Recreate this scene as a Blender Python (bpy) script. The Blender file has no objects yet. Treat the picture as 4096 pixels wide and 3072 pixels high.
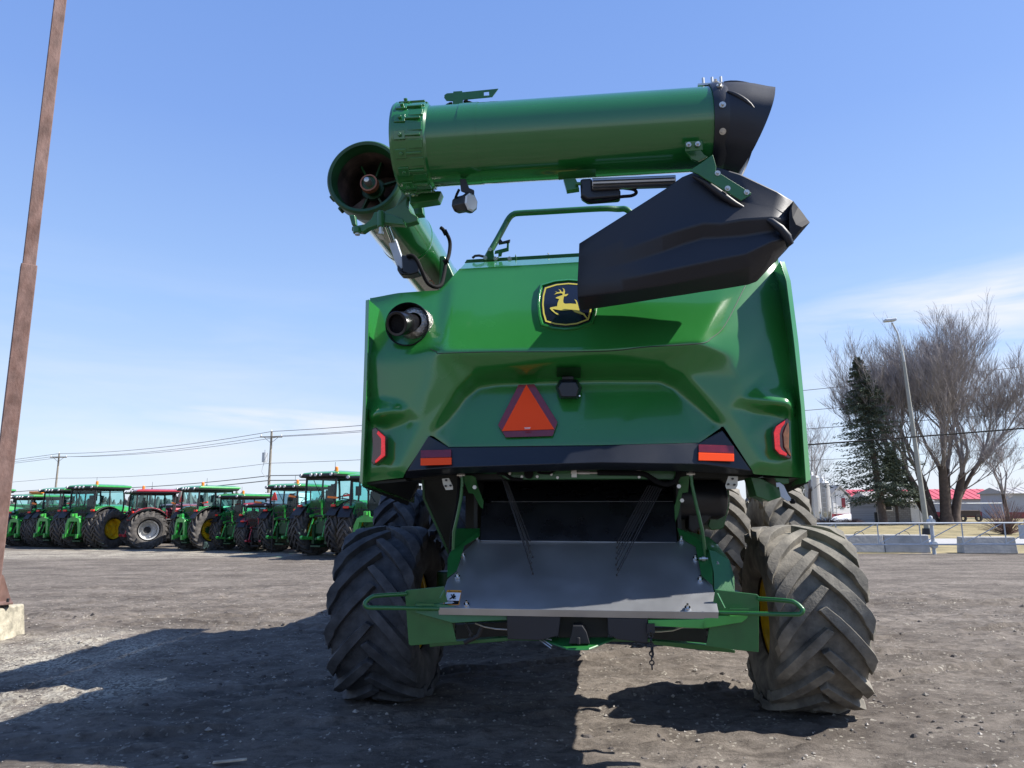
import bpy, bmesh, math, random
from math import pi, sin, cos, radians, atan2, sqrt
from mathutils import Vector, Matrix, noise
random.seed(7)
S = bpy.context.scene
C = S.collection
V = Vector

# ---------------------------------------------------------------- helpers
def spl(pts, n=6):
    P_ = [V(p) for p in pts]; P_ = [P_[0] * 2 - P_[1]] + P_ + [P_[-1] * 2 - P_[-2]]; out = []
    for i in range(1, len(P_) - 2):
        a, b, c, d = P_[i - 1:i + 3]
        for k in range(n):
            t = k / n; out.append(.5 * ((2 * b) + (c - a) * t + (2 * a - 5 * b + 4 * c - d) * t * t + (3 * b - a - 3 * c + d) * t ** 3))
    return out + [P_[-2]]
SPLIT = {'bolt', 'latch', 'running_figure', 'hood_side', 'hydraulic_hose', 'under_panel', 'rear_skirt', 'inner_wall', 'fitting', 'hinge_pin', 'rod_pin', 'rib', 'shelf', 'wiring', 'linkage', 'safety_cable', 'decal', 'brace', 'groove', 'leg', 'body_block'}
class MB:
    """collects shapes and links them as ONE mesh object"""
    def __init__(s): s.v = []; s.f = []; s.mi = []; s.m = 0
    def add(s, vs, fs):
        o = len(s.v); s.v += [tuple(p) for p in vs]
        for f in fs: s.f.append([i + o for i in f]); s.mi.append(s.m)
        return s
    def box(s, c, d, R=None):
        c = V(c); h = V(d) / 2; vs = []
        for z in (-1, 1):
            for y in (-1, 1):
                for x in (-1, 1):
                    p = V((x * h.x, y * h.y, z * h.z))
                    if R is not None: p = R @ p
                    vs.append(c + p)
        return s.add(vs, [(0, 2, 3, 1), (4, 5, 7, 6), (0, 1, 5, 4), (2, 6, 7, 3), (0, 4, 6, 2), (1, 3, 7, 5)])
    def beam(s, a, b, w, h, up=(0, 0, 1)):
        a = V(a); b = V(b); d = (b - a); L = d.length; d.normalize(); u = V(up)
        x = d.cross(u)
        if x.length < 1e-4: x = d.cross(V((1, 0, 0)))
        x.normalize(); u = x.cross(d)
        R = Matrix((x, d, u)).transposed()
        return s.box((a + b) / 2, (w, L, h), R)
    def tube(s, pts, r, n=10, cap=True, close=False):
        pts = [V(p) for p in pts]; N = len(pts)
        rr = r if isinstance(r, (list, tuple)) else [r] * N
        vs = []; fs = []; up = None
        for i, p in enumerate(pts):
            if close: t = pts[(i + 1) % N] - pts[i - 1]
            else: t = pts[min(i + 1, N - 1)] - pts[max(i - 1, 0)]
            t.normalize()
            if up is None:
                up = V((0, 0, 1)) if abs(t.z) < .9 else V((1, 0, 0))
            x = t.cross(up)
            if x.length < 1e-5: x = t.cross(V((0, 1, .1)))
            x.normalize(); up = x.cross(t).normalized()
            for k in range(n):
                a = 2 * pi * k / n
                vs.append(p + rr[i] * (cos(a) * x + sin(a) * up))
        for i in range(N if close else N - 1):
            j = (i + 1) % N
            for k in range(n):
                l = (k + 1) % n
                fs.append((i * n + k, i * n + l, j * n + l, j * n + k))
        if cap and not close:
            fs.append(tuple(range(n))[::-1]); fs.append(tuple((N - 1) * n + k for k in range(n)))
        return s.add(vs, fs)
    def cyl(s, a, b, r, n=20, r2=None, cap=True):
        return s.tube([a, b], [r, r if r2 is None else r2], n, cap)
    def lathe(s, prof, axis='X', n=48, c=(0, 0, 0), close=False):
        c = V(c); vs = []; fs = []; m = len(prof)
        for k in range(n):
            a = 2 * pi * k / n
            for (x, r) in prof:
                if axis == 'X': vs.append(c + V((x, r * cos(a), r * sin(a))))
                elif axis == 'Y': vs.append(c + V((r * cos(a), x, r * sin(a))))
                else: vs.append(c + V((r * cos(a), r * sin(a), x)))
        for k in range(n):
            l = (k + 1) % n
            for i in range(m if close else m - 1):
                j = (i + 1) % m
                fs.append((k * m + i, k * m + j, l * m + j, l * m + i))
        return s.add(vs, fs)
    def prism(s, poly, ext):
        poly = [V(p) for p in poly]; e = V(ext); n = len(poly)
        vs = poly + [p + e for p in poly]
        fs = [tuple(range(n)), tuple(range(2 * n - 1, n - 1, -1))]
        for i in range(n):
            j = (i + 1) % n; fs.append((i, i + n, j + n, j))
        return s.add(vs, fs)
    def poly(s, pts): return s.add(pts, [tuple(range(len(pts)))])
    def bridge(s, A, B):
        """strip of faces between two polylines of any length"""
        A = [V(p) for p in A]; B = [V(p) for p in B]
        def par(P):
            t = [0]
            for i in range(1, len(P)): t.append(t[-1] + (P[i] - P[i - 1]).length)
            return [x / max(t[-1], 1e-9) for x in t]
        ta, tb = par(A), par(B); fs = []; i = j = 0; n = len(A)
        while i < len(A) - 1 or j < len(B) - 1:
            ai = ta[i + 1] if i < len(A) - 1 else 9
            bj = tb[j + 1] if j < len(B) - 1 else 9
            if abs(ai - bj) < .02 and ai < 9 and bj < 9:
                fs.append((i, i + 1, n + j + 1, n + j)); i += 1; j += 1
            elif ai < bj: fs.append((i, i + 1, n + j)); i += 1
            else: fs.append((i, n + j + 1, n + j)); j += 1
        return s.add(A + B, fs)
    def loft(s, rings, close=True, cap=False):
        n = len(rings[0]); vs = [p for r in rings for p in r]; fs = []
        for i in range(len(rings) - 1):
            for k in range(n if close else n - 1):
                l = (k + 1) % n
                fs.append((i * n + k, i * n + l, (i + 1) * n + l, (i + 1) * n + k))
        if cap: fs.append(tuple(range(n))[::-1]); fs.append(tuple((len(rings) - 1) * n + k for k in range(n)))
        return s.add(vs, fs)
    def pieces(s):
        n = len(s.v); par = list(range(n))
        def f(a):
            while par[a] != a: par[a] = par[par[a]]; a = par[a]
            return a
        for q in s.f:
            for b in q[1:]: par[f(b)] = f(q[0])
        comp = {}
        for i in range(n): comp.setdefault(f(i), []).append(i)
        gs = []
        for k, ids in comp.items():
            lo = [min(s.v[i][a] for i in ids) - .004 for a in range(3)]; hi = [max(s.v[i][a] for i in ids) + .004 for a in range(3)]
            new = [[k], lo, hi]; hit = True
            while hit:
                hit = False
                for g_ in gs:
                    if all(g_[1][a] <= new[2][a] and new[1][a] <= g_[2][a] for a in range(3)):
                        gs.remove(g_); new = [new[0] + g_[0], [min(p, q) for p, q in zip(new[1], g_[1])], [max(p, q) for p, q in zip(new[2], g_[2])]]; hit = True; break
            gs.append(new)
        out = []
        for roots, _, _ in gs:
            rs_ = set(roots); m = MB(); mp = {}
            for q in s.f:
                if f(q[0]) in rs_:
                    for i in q:
                        if i not in mp: mp[i] = len(m.v); m.v.append(s.v[i])
                    m.f.append([mp[i] for i in q]); m.mi.append(0)
            out.append(m)
        return out
    def build(s, name, mat, parent=None, smooth=30, bevel=0, seg=2, merge=True, loc=None, blim=25):
        if name in SPLIT:
            ps = s.pieces()
            if len(ps) > 1:
                for m in ps[1:]: m.build1(name, mat, parent, smooth, bevel, seg, merge, loc, blim)
                return ps[0].build1(name, mat, parent, smooth, bevel, seg, merge, loc, blim)
        return s.build1(name, mat, parent, smooth, bevel, seg, merge, loc, blim)
    def build1(s, name, mat, parent=None, smooth=30, bevel=0, seg=2, merge=True, loc=None, blim=25):
        me = bpy.data.meshes.new(name)
        me.from_pydata(s.v, [], s.f)
        for m in (mat if isinstance(mat, (list, tuple)) else [mat]): me.materials.append(m)
        if isinstance(mat, (list, tuple)): me.polygons.foreach_set('material_index', s.mi)
        bm = bmesh.new(); bm.from_mesh(me)
        if merge: bmesh.ops.remove_doubles(bm, verts=bm.verts, dist=.0008)
        bmesh.ops.recalc_face_normals(bm, faces=bm.faces)
        bm.to_mesh(me); bm.free()
        if smooth:
            me.polygons.foreach_set('use_smooth', [True] * len(me.polygons))
            me.set_sharp_from_angle(angle=radians(smooth))
        me.update()
        o = bpy.data.objects.new(name, me); C.objects.link(o)
        if parent is not None: o.parent = parent
        if loc is not None: o.location = loc
        if bevel:
            b = o.modifiers.new('bevel', 'BEVEL'); b.width = bevel; b.segments = seg
            b.limit_method = 'ANGLE'; b.angle_limit = radians(blim); b.harden_normals = True
            b.use_clamp_overlap = True
        return o

def empty(name, loc=(0, 0, 0), rz=0, parent=None):
    o = bpy.data.objects.new(name, None); C.objects.link(o)
    o.location = loc; o.rotation_euler = (0, 0, rz)
    if parent is not None: o.parent = parent
    return o
def tag(o, label=None, cat=None, group=None, kind=None):
    if label: o['label'] = label
    if cat: o['category'] = cat
    if group: o['group'] = group
    if kind: o['kind'] = kind
    return o
def copy_tree(o, parent=None):
    c = o.copy(); C.objects.link(c); c.parent = parent
    for ch in [x for x in C.objects if x.parent is o]: copy_tree(ch, c)
    return c

# ---------------------------------------------------------------- materials
def mat(name, col, rough=.5, metal=0, coat=0, var=0, vscale=6, bump=0, bscale=60, col2=None, c2amt=.5, c2scale=4, emit=None, estr=0, spec=.5, rvar=0, aniso=None, coords='Object'):
    m = bpy.data.materials.new(name); m.use_nodes = True
    nt = m.node_tree; N = nt.nodes; L = nt.links; b = N['Principled BSDF']
    b.inputs['Roughness'].default_value = rough; b.inputs['Metallic'].default_value = metal
    b.inputs['Coat Weight'].default_value = coat; b.inputs['Coat Roughness'].default_value = .06
    b.inputs['Specular IOR Level'].default_value = spec
    tc = N.new('ShaderNodeTexCoord'); co = tc.outputs[coords]
    if aniso:
        mp = N.new('ShaderNodeMapping'); mp.inputs['Scale'].default_value = aniso; L.new(co, mp.inputs[0]); co = mp.outputs[0]
    last = None
    if col2 is not None:
        n2 = N.new('ShaderNodeTexNoise'); n2.inputs['Scale'].default_value = c2scale; n2.inputs['Detail'].default_value = 8; n2.inputs['Roughness'].default_value = .65
        L.new(co, n2.inputs['Vector'])
        r = N.new('ShaderNodeValToRGB'); w = .09
        r.color_ramp.elements[0].position = max(0, 1 - c2amt - w - .2); r.color_ramp.elements[1].position = min(1, 1 - c2amt + w)
        L.new(n2.outputs['Fac'], r.inputs[0])
        mx = N.new('ShaderNodeMix'); mx.data_type = 'RGBA'
        mx.inputs[6].default_value = (*col, 1); mx.inputs[7].default_value = (*col2, 1)
        L.new(r.outputs[0], mx.inputs[0]); last = mx.outputs[2]
    if var:
        nz = N.new('ShaderNodeTexNoise'); nz.inputs['Scale'].default_value = vscale; nz.inputs['Detail'].default_value = 6
        L.new(co, nz.inputs['Vector'])
        mr = N.new('ShaderNodeMapRange'); mr.inputs[1].default_value = .3; mr.inputs[2].default_value = .7
        mr.inputs[3].default_value = 1 - var; mr.inputs[4].default_value = 1 + var
        L.new(nz.outputs['Fac'], mr.inputs[0])
        vm = N.new('ShaderNodeVectorMath'); vm.operation = 'SCALE'
        if last is None: vm.inputs[0].default_value = col
        else: L.new(last, vm.inputs[0])
        L.new(mr.outputs[0], vm.inputs['Scale']); last = vm.outputs[0]
        if rvar:
            m2 = N.new('ShaderNodeMapRange'); m2.inputs[1].default_value = .3; m2.inputs[2].default_value = .7
            m2.inputs[3].default_value = max(.02, rough - rvar); m2.inputs[4].default_value = rough + rvar
            L.new(nz.outputs['Fac'], m2.inputs[0]); L.new(m2.outputs[0], b.inputs['Roughness'])
    if last is None: b.inputs['Base Color'].default_value = (*col, 1)
    else: L.new(last, b.inputs['Base Color'])
    if bump:
        nb = N.new('ShaderNodeTexNoise'); nb.inputs['Scale'].default_value = bscale; nb.inputs['Detail'].default_value = 6
        L.new(co, nb.inputs['Vector'])
        bp = N.new('ShaderNodeBump'); bp.inputs['Strength'].default_value = bump; bp.inputs['Distance'].default_value = .02
        L.new(nb.outputs['Fac'], bp.inputs['Height']); L.new(bp.outputs[0], b.inputs['Normal'])
    if emit:
        b.inputs['Emission Color'].default_value = (*emit, 1); b.inputs['Emission Strength'].default_value = estr
    return m

GREEN = mat('green_paint', (.022, .175, .034), .24, coat=.7, var=.05, vscale=1.5, rvar=.05, bump=.012, bscale=3)
GREEN2 = mat('green_frame_paint', (.013, .11, .023), .4, coat=.3, var=.12, vscale=8, bump=.05, bscale=90)
GREENT = mat('green_auger_paint', (.013, .13, .026), .22, coat=.9, var=.05, vscale=2, rvar=.04, bump=.01, bscale=4)
GREENLT = mat('bright_green_paint', (.045, .32, .05), .35, coat=.4, var=.1, vscale=8)
DKGREEN = mat('dark_green_casting', (.008, .055, .015), .5, var=.3, vscale=7)
BLACKPL = mat('black_plastic', (.0085, .011, .018), .38, var=.2, vscale=2.5, rvar=.07, bump=.1, bscale=240)
SCOOP = mat('worn_black_plastic', (.0085, .011, .019), .5, var=.12, vscale=2, rvar=.05, bump=.05, bscale=220)
BLACK = mat('black_rubber_hose', (.008, .008, .009), .8, var=.2, spec=.15)
DARK = mat('dark_metal', (.012, .012, .014), .55, var=.3, vscale=9)
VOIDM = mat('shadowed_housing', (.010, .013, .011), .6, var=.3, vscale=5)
PANEL = mat('black_polymer_sheet', (.008, .009, .011), .3, var=.3, vscale=5, rvar=.08, bump=.05, bscale=30)
RUST = mat('rusty_auger_steel', (.16, .105, .09), .6, var=.35, vscale=7, col2=(.02, .016, .015), c2amt=.45, c2scale=5)
COPPER = mat('worn_orange_steel', (.28, .10, .05), .5, var=.3, vscale=14)
STEEL = mat('brushed_steel_sheet', (.43, .44, .45), .38, metal=.80, var=.12, vscale=3, rvar=.06)
TIPM = mat('scuffed_black_plastic', (.022, .022, .024), .75, var=.3, vscale=12, spec=.25)
ZINC = mat('zinc_plated_steel', (.55, .54, .50), .35, metal=.8, var=.1, vscale=20)
GALV = mat('galvanized_steel', (.42, .45, .48), .5, metal=.3, var=.12, vscale=7)
WHITEPL = mat('pale_plate', (.55, .53, .46), .45, metal=.2, var=.08)
CHROME = mat('polished_steel', (.6, .6, .6), .15, metal=1)
EXH = mat('black_exhaust_steel', (.012, .012, .014), .22, metal=.3, var=.2)
FOIL = mat('heat_wrap_foil', (.35, .34, .32), .3, metal=.9, bump=.8, bscale=70, var=.5, vscale=30)
ORANGE = mat('orange_reflective_film', (1, .085, .02), .5, spec=.1, bump=.02, bscale=300)
MAROON = mat('dark_red_reflective_film', (.17, .010, .018), .2, coat=.5, var=.15, vscale=20)
REDLED = mat('red_lens_lit', (.5, .01, .012), .2, emit=(1, .01, .02), estr=.22, coat=.6, var=.7, vscale=45)
REDDK = mat('dark_red_lens', (.07, .008, .012), .15, coat=.8)
AMBER = mat('amber_lens', (.33, .10, .02), .2, coat=.8, var=.4, vscale=30)
YELLOW = mat('yellow_wheel_paint', (.78, .52, .012), .35, coat=.3, var=.12, vscale=6, col2=(.30, .22, .05), c2amt=.25, c2scale=5)
GOLD = mat('yellow_emblem', (.50, .43, .07), .4)
NAVY = mat('emblem_field', (.006, .008, .018), .2, coat=.6)
WHITE = mat('white_paint', (.75, .75, .75), .5, var=.05)
RED = mat('red_paint', (.35, .02, .035), .3, coat=.6, var=.08)
REDBR = mat('red_marker', (.75, .03, .015), .4)
ORBR = mat('orange_marker', (.85, .2, .02), .4)
GREENB = mat('tractor_green', (.03, .25, .05), .3, coat=.5, var=.12, vscale=5)
LENS = mat('clear_lamp_lens', (.6, .65, .68), .1, coat=1)
LENS2 = mat('tractor_lamp_lens', (.5, .5, .5), .2)

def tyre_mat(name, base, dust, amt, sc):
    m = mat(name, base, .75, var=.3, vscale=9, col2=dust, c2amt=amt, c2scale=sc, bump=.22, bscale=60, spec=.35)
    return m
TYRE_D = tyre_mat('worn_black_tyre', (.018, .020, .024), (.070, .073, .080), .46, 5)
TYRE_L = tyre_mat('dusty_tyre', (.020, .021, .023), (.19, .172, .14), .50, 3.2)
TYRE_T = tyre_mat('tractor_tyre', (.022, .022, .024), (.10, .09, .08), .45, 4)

def glass_mat():
    m = bpy.data.materials.new('tinted_cab_glass'); m.use_nodes = True
    nt = m.node_tree; N = nt.nodes; L = nt.links; N.remove(N['Principled BSDF'])
    t = N.new('ShaderNodeBsdfTransparent'); t.inputs[0].default_value = (.66, .90, .90, 1)
    g = N.new('ShaderNodeBsdfGlossy'); g.inputs['Roughness'].default_value = .03
    fr = N.new('ShaderNodeFresnel'); fr.inputs[0].default_value = 1.5
    ge = N.new('ShaderNodeNewGeometry'); iv = N.new('ShaderNodeMath'); iv.operation = 'SUBTRACT'; iv.inputs[0].default_value = .8; L.new(ge.outputs['Backfacing'], iv.inputs[1]); ml = N.new('ShaderNodeMath'); ml.operation = 'MULTIPLY'; ml.use_clamp = True; L.new(fr.outputs[0], ml.inputs[0]); L.new(iv.outputs[0], ml.inputs[1])
    mx = N.new('ShaderNodeMixShader'); L.new(ml.outputs[0], mx.inputs[0]); L.new(t.outputs[0], mx.inputs[1]); L.new(g.outputs[0], mx.inputs[2])
    L.new(mx.outputs[0], N['Material Output'].inputs[0]); return m
GLASS = glass_mat()

# ---------------------------------------------------------------- camera, light, sky
cam = bpy.data.cameras.new('camera'); co = bpy.data.objects.new('camera', cam); C.objects.link(co)
cam.sensor_width = 36; cam.lens = 710 / 1024 * 36; cam.clip_end = 6000; cam.clip_start = .05
co.matrix_world = Matrix.Translation((0, 0, 1.7)) @ Matrix.Rotation(radians(100), 4, 'X') @ Matrix.Rotation(radians(-.3), 4, 'Z')
S.camera = co
sun = bpy.data.lights.new('sun', 'SUN'); sun.energy = 5.0; sun.angle = radians(.53); sun.color = (1, .955, .89)
so = bpy.data.objects.new('sun', sun); C.objects.link(so)
sd = V((.922, -.022, 1)).normalized()
so.rotation_euler = sd.to_track_quat('Z', 'Y').to_euler()
W = bpy.data.worlds.new('World'); S.world = W; W.use_nodes = True
N = W.node_tree.nodes; L = W.node_tree.links; bg = N['Background']
sky = N.new('ShaderNodeTexSky'); sky.sky_type = 'NISHITA'; sky.sun_disc = False
sky.sun_elevation = radians(47.9); sky.sun_rotation = radians(91.4); sky.air_density = 1.0; sky.dust_density = .6; sky.ozone_density = 1.6; sky.altitude = 50
tc = N.new('ShaderNodeTexCoord')
mp = N.new('ShaderNodeMapping'); mp.inputs['Scale'].default_value = (1.3, 1.3, 9)
L.new(tc.outputs['Generated'], mp.inputs[0])
nz = N.new('ShaderNodeTexNoise'); nz.inputs['Scale'].default_value = 1.7; nz.inputs['Detail'].default_value = 9; nz.inputs['Roughness'].default_value = .58; nz.inputs['Distortion'].default_value = .35
L.new(mp.outputs[0], nz.inputs['Vector'])
rp = N.new('ShaderNodeValToRGB'); rp.color_ramp.elements[0].position = .42; rp.color_ramp.elements[1].position = .66
L.new(nz.outputs['Fac'], rp.inputs[0])
sp = N.new('ShaderNodeSeparateXYZ'); L.new(tc.outputs['Generated'], sp.inputs[0])
mr = N.new('ShaderNodeMapRange'); mr.inputs[1].default_value = .0; mr.inputs[2].default_value = .33; mr.inputs[3].default_value = 1.0; mr.inputs[4].default_value = 0
L.new(sp.outputs['Z'], mr.inputs[0])
mu = N.new('ShaderNodeMath'); mu.operation = 'MULTIPLY'; L.new(rp.outputs[0], mu.inputs[0]); L.new(mr.outputs[0], mu.inputs[1])
gr_ = N.new('ShaderNodeValToRGB'); L.new(sp.outputs['Z'], gr_.inputs[0]); cr_ = gr_.color_ramp
for k_, (p_, c_) in enumerate(((0, (2.15, 2.45, 3.1)), (.10, (1.9, 2.3, 3.15)), (.26, (1.22, 1.88, 3.2)), (.48, (.74, 1.32, 2.95)), (.85, (.42, .92, 2.5)))):
    e_ = cr_.elements[k_] if k_ < 2 else cr_.elements.new(p_)
    e_.position = p_; e_.color = (*[q / 4 for q in c_], 1)
sc4 = N.new('ShaderNodeVectorMath'); sc4.operation = 'SCALE'; sc4.inputs['Scale'].default_value = 4; L.new(gr_.outputs[0], sc4.inputs[0])
m5 = N.new('ShaderNodeMix'); m5.data_type = 'RGBA'; m5.inputs[0].default_value = .80; L.new(sky.outputs[0], m5.inputs[6]); L.new(sc4.outputs[0], m5.inputs[7])
def wm(op, a, b, cl=False):
    x = N.new('ShaderNodeMath'); x.operation = op; x.use_clamp = cl
    for i_, q_ in enumerate((a, b)):
        if isinstance(q_, (int, float)): x.inputs[i_].default_value = q_
        else: L.new(q_, x.inputs[i_])
    return x.outputs[0]
tz = wm('DIVIDE', sp.outputs['X'], wm('MAXIMUM', sp.outputs['Y'], .05))
n7 = N.new('ShaderNodeTexNoise'); n7.inputs['Scale'].default_value = 3.2; n7.inputs['Detail'].default_value = 8; n7.inputs['Roughness'].default_value = .55; n7.inputs['Distortion'].default_value = .5; L.new(mp.outputs[0], n7.inputs['Vector'])
tot = wm('MULTIPLY', mu.outputs[0], .55)
for (a0, ra_, e0, re_, st) in ((.78, .42, .235, .055, 1.15), (.66, .30, .165, .035, .6), (-.37, .17, .120, .016, 1.3), (-.22, .16, .108, .022, 1.0), (-.50, .25, .080, .03, .5)):
    u_ = wm('MULTIPLY', wm('ADD', tz, -a0), 1 / ra_); w_ = wm('MULTIPLY', wm('ADD', sp.outputs['Z'], -e0), 1 / re_)
    d_ = wm('SUBTRACT', 1, wm('ADD', wm('MULTIPLY', u_, u_), wm('MULTIPLY', w_, w_)), True)
    k_ = wm('MULTIPLY', wm('ADD', n7.outputs['Fac'], -.33), 3.0, True)
    tot = wm('ADD', tot, wm('MULTIPLY', wm('MULTIPLY', d_, k_), st), True)
mx = N.new('ShaderNodeMix'); mx.data_type = 'RGBA'; mx.inputs[7].default_value = (3.05, 3.2, 3.55, 1)
L.new(tot, mx.inputs[0]); L.new(m5.outputs[2], mx.inputs[6]); L.new(mx.outputs[2], bg.inputs[0])
bg.inputs[1].default_value = .148
S.view_settings.view_transform = 'Standard'; S.view_settings.look = 'None'; S.view_settings.gamma = 1; S.view_settings.exposure = .98

# ================================================================= GROUND
def ax(lo, hi, d, far, g=1.09):
    xs = []; x = lo
    while x < hi + 1e-6: xs.append(x); x += d
    s = d; x = hi
    while x < far[1]: s *= g; x += s; xs.append(x)
    s = d; x = lo; a = []
    while x > far[0]: s *= g; x -= s; a.append(x)
    return a[::-1] + xs
xs = ax(-8, 8, .055, (-1500, 1500)); ys = ax(3.2, 13, .05, (-80, 3000), 1.07)
def gh(x, y):
    f = max(0., min(1., 1 - (abs(x) - 9) / 20)) * max(0., min(1., 1 - (y - 14) / 22)) * max(0., min(1., (y + 4) / 5))
    if f <= 0: return 0
    a = noise.fractal(V((x * .5, y * .5, 0)), 1, 2, 4) * .018
    b = noise.turbulence(V((x * 2.6, y * 3.4, 3)), 4, False) - .5
    c = max(0, noise.noise(V((x * 6, y * 7, 9))) - .25) * .05
    ru = 0
    for (x0, y0, dx, dy, w) in ((-8, 16.5, 1, -.12, .16), (-8, 15.2, 1, -.1, .2), (-6, 12, 1, .1, .15), (-5, 6.5, 1, .35, .14), (-4.5, 5.2, 1, .3, .14), (4, 9, .9, -.25, .2)):
        n = sqrt(dx * dx + dy * dy); d = ((x - x0) * (-dy) + (y - y0) * dx) / n + .25 * noise.noise(V((x * .35, y * .35, x0)))
        ru += (-.018 if abs(d) < w else .012 if abs(d) < w * 1.6 else 0) * (.6 + .8 * noise.noise(V((x * .8, y * .8, 1))))
    d = noise.noise(V((x * 3.1, y * 5.5, 20))); e = noise.noise(V((x * 1.3, y * 2.0, 33)))
    return (a + b * .03 + c * 1.2 + ru * 2.3 + max(0, d - .12) * .05 * (.5 + max(0, e) * 2)) * f
vs = [(x, y, gh(x, y)) for y in ys for x in xs]; nx = len(xs)
fs = [(j * nx + i, j * nx + i + 1, (j + 1) * nx + i + 1, (j + 1) * nx + i) for j in range(len(ys) - 1) for i in range(nx - 1)]
def ground_mat():
    m = bpy.data.materials.new('packed_dirt_yard'); m.use_nodes = True; nt = m.node_tree; N = nt.nodes; L = nt.links; b = N['Principled BSDF']
    b.inputs['Roughness'].default_value = .92; b.inputs['Specular IOR Level'].default_value = .25
    geo = N.new('ShaderNodeNewGeometry')
    def noi(sc, det, rough=.6, scale=(1, 1, 1)):
        mp = N.new('ShaderNodeMapping'); mp.inputs['Scale'].default_value = scale; L.new(geo.outputs['Position'], mp.inputs[0])
        n = N.new('ShaderNodeTexNoise'); n.inputs['Scale'].default_value = sc; n.inputs['Detail'].default_value = det; n.inputs['Roughness'].default_value = rough
        L.new(mp.outputs[0], n.inputs['Vector']); return n.outputs['Fac']
    def ramp(f, a, c0, c1, bb):
        r = N.new('ShaderNodeValToRGB'); r.color_ramp.elements[0].position = a; r.color_ramp.elements[1].position = bb
        r.color_ramp.elements[0].color = (*c0, 1); r.color_ramp.elements[1].color = (*c1, 1); L.new(f, r.inputs[0]); return r.outputs[0]
    def mixc(f, a, c):
        x = N.new('ShaderNodeMix'); x.data_type = 'RGBA'; L.new(f, x.inputs[0]); L.new(a, x.inputs[6])
        if isinstance(c, tuple): x.inputs[7].default_value = (*c, 1)
        else: L.new(c, x.inputs[7])
        return x.outputs[2]
    def math(op, a, c):
        x = N.new('ShaderNodeMath'); x.operation = op
        for i, q in enumerate((a, c)):
            if isinstance(q, (int, float)): x.inputs[i].default_value = q
            else: L.new(q, x.inputs[i])
        x.use_clamp = op != 'ADD'
        return x.outputs[0]
    base = ramp(noi(.5, 9, .68, (1, 2.2, 1)), .34, (.084, .070, .058), (.205, .177, .149), .66)
    base = mixc(ramp(noi(6, 8, .7, (1, 1.6, 1)), .45, (0, 0, 0), (1, 1, 1), .75), base, (.046, .037, .030))
    base = mixc(ramp(noi(1.0, 8, .72, (.45, 2.6, 1)), .56, (0, 0, 0), (1, 1, 1), .70), base, (.052, .043, .036))
    base = mixc(ramp(noi(1.3, 8, .75, (.6, 2.4, 1)), .60, (0, 0, 0), (.8, .8, .8), .72), base, (.24, .212, .175))
    # pale gravel, strongest in a few worn patches
    sp = N.new('ShaderNodeSeparateXYZ'); L.new(geo.outputs['Position'], sp.inputs[0])
    def blob(cx, cy, rx, ry):
        u = math('MULTIPLY', math('ADD', sp.outputs['X'], -cx), 1 / rx); w = math('MULTIPLY', math('ADD', sp.outputs['Y'], -cy), 1 / ry)
        for q in (u, w): q.node.use_clamp = False
        d = math('ADD', math('MULTIPLY', u, u), math('MULTIPLY', w, w)); return math('SUBTRACT', 1, math('MULTIPLY', d, 1))
    patch = math('MAXIMUM', blob(-5.9, 9.0, 2.3, 2.2), blob(-16, 30, 16, 4))
    patch = math('MAXIMUM', patch, blob(-4.6, 7.2, 1.6, 1.2))
    patch = math('MULTIPLY', math('MULTIPLY', patch, 1.4), ramp(noi(1.1, 7, .7), .36, (0, 0, 0), (1, 1, 1), .6))
    vo = N.new('ShaderNodeTexVoronoi'); vo.inputs['Scale'].default_value = 42; L.new(geo.outputs['Position'], vo.inputs['Vector'])
    peb = ramp(vo.outputs['Color'], .42, (0, 0, 0), (1, 1, 1), .58)
    base = mixc(math('MULTIPLY', math('ADD', patch, .0), math('ADD', math('MULTIPLY', peb, .75), .2)), base, (.40, .37, .30))
    few = ramp(vo.outputs['Color'], .80, (0, 0, 0), (1, 1, 1), .84)
    base = mixc(math('MULTIPLY', few, ramp(noi(3, 4), .45, (0, 0, 0), (1, 1, 1), .7)), base, (.38, .35, .29))
    L.new(base, b.inputs['Base Color'])
    h = math('ADD', math('MULTIPLY', noi(30, 8, .75), 1.0), math('MULTIPLY', noi(4, 8, .7, (1, 1.8, 1)), 1.6))
    h = math('ADD', h, math('MULTIPLY', math('MULTIPLY', vo.outputs['Distance'], -1.2), .6)); 
    bp = N.new('ShaderNodeBump'); bp.inputs['Strength'].default_value = .75; bp.inputs['Distance'].default_value = .03
    L.new(h, bp.inputs['Height']); L.new(bp.outputs[0], b.inputs['Normal'])
    return m
g = MB(); g.add(vs, fs); gr = g.build('ground', ground_mat(), smooth=60, merge=False); tag(gr, kind='structure')

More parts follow.
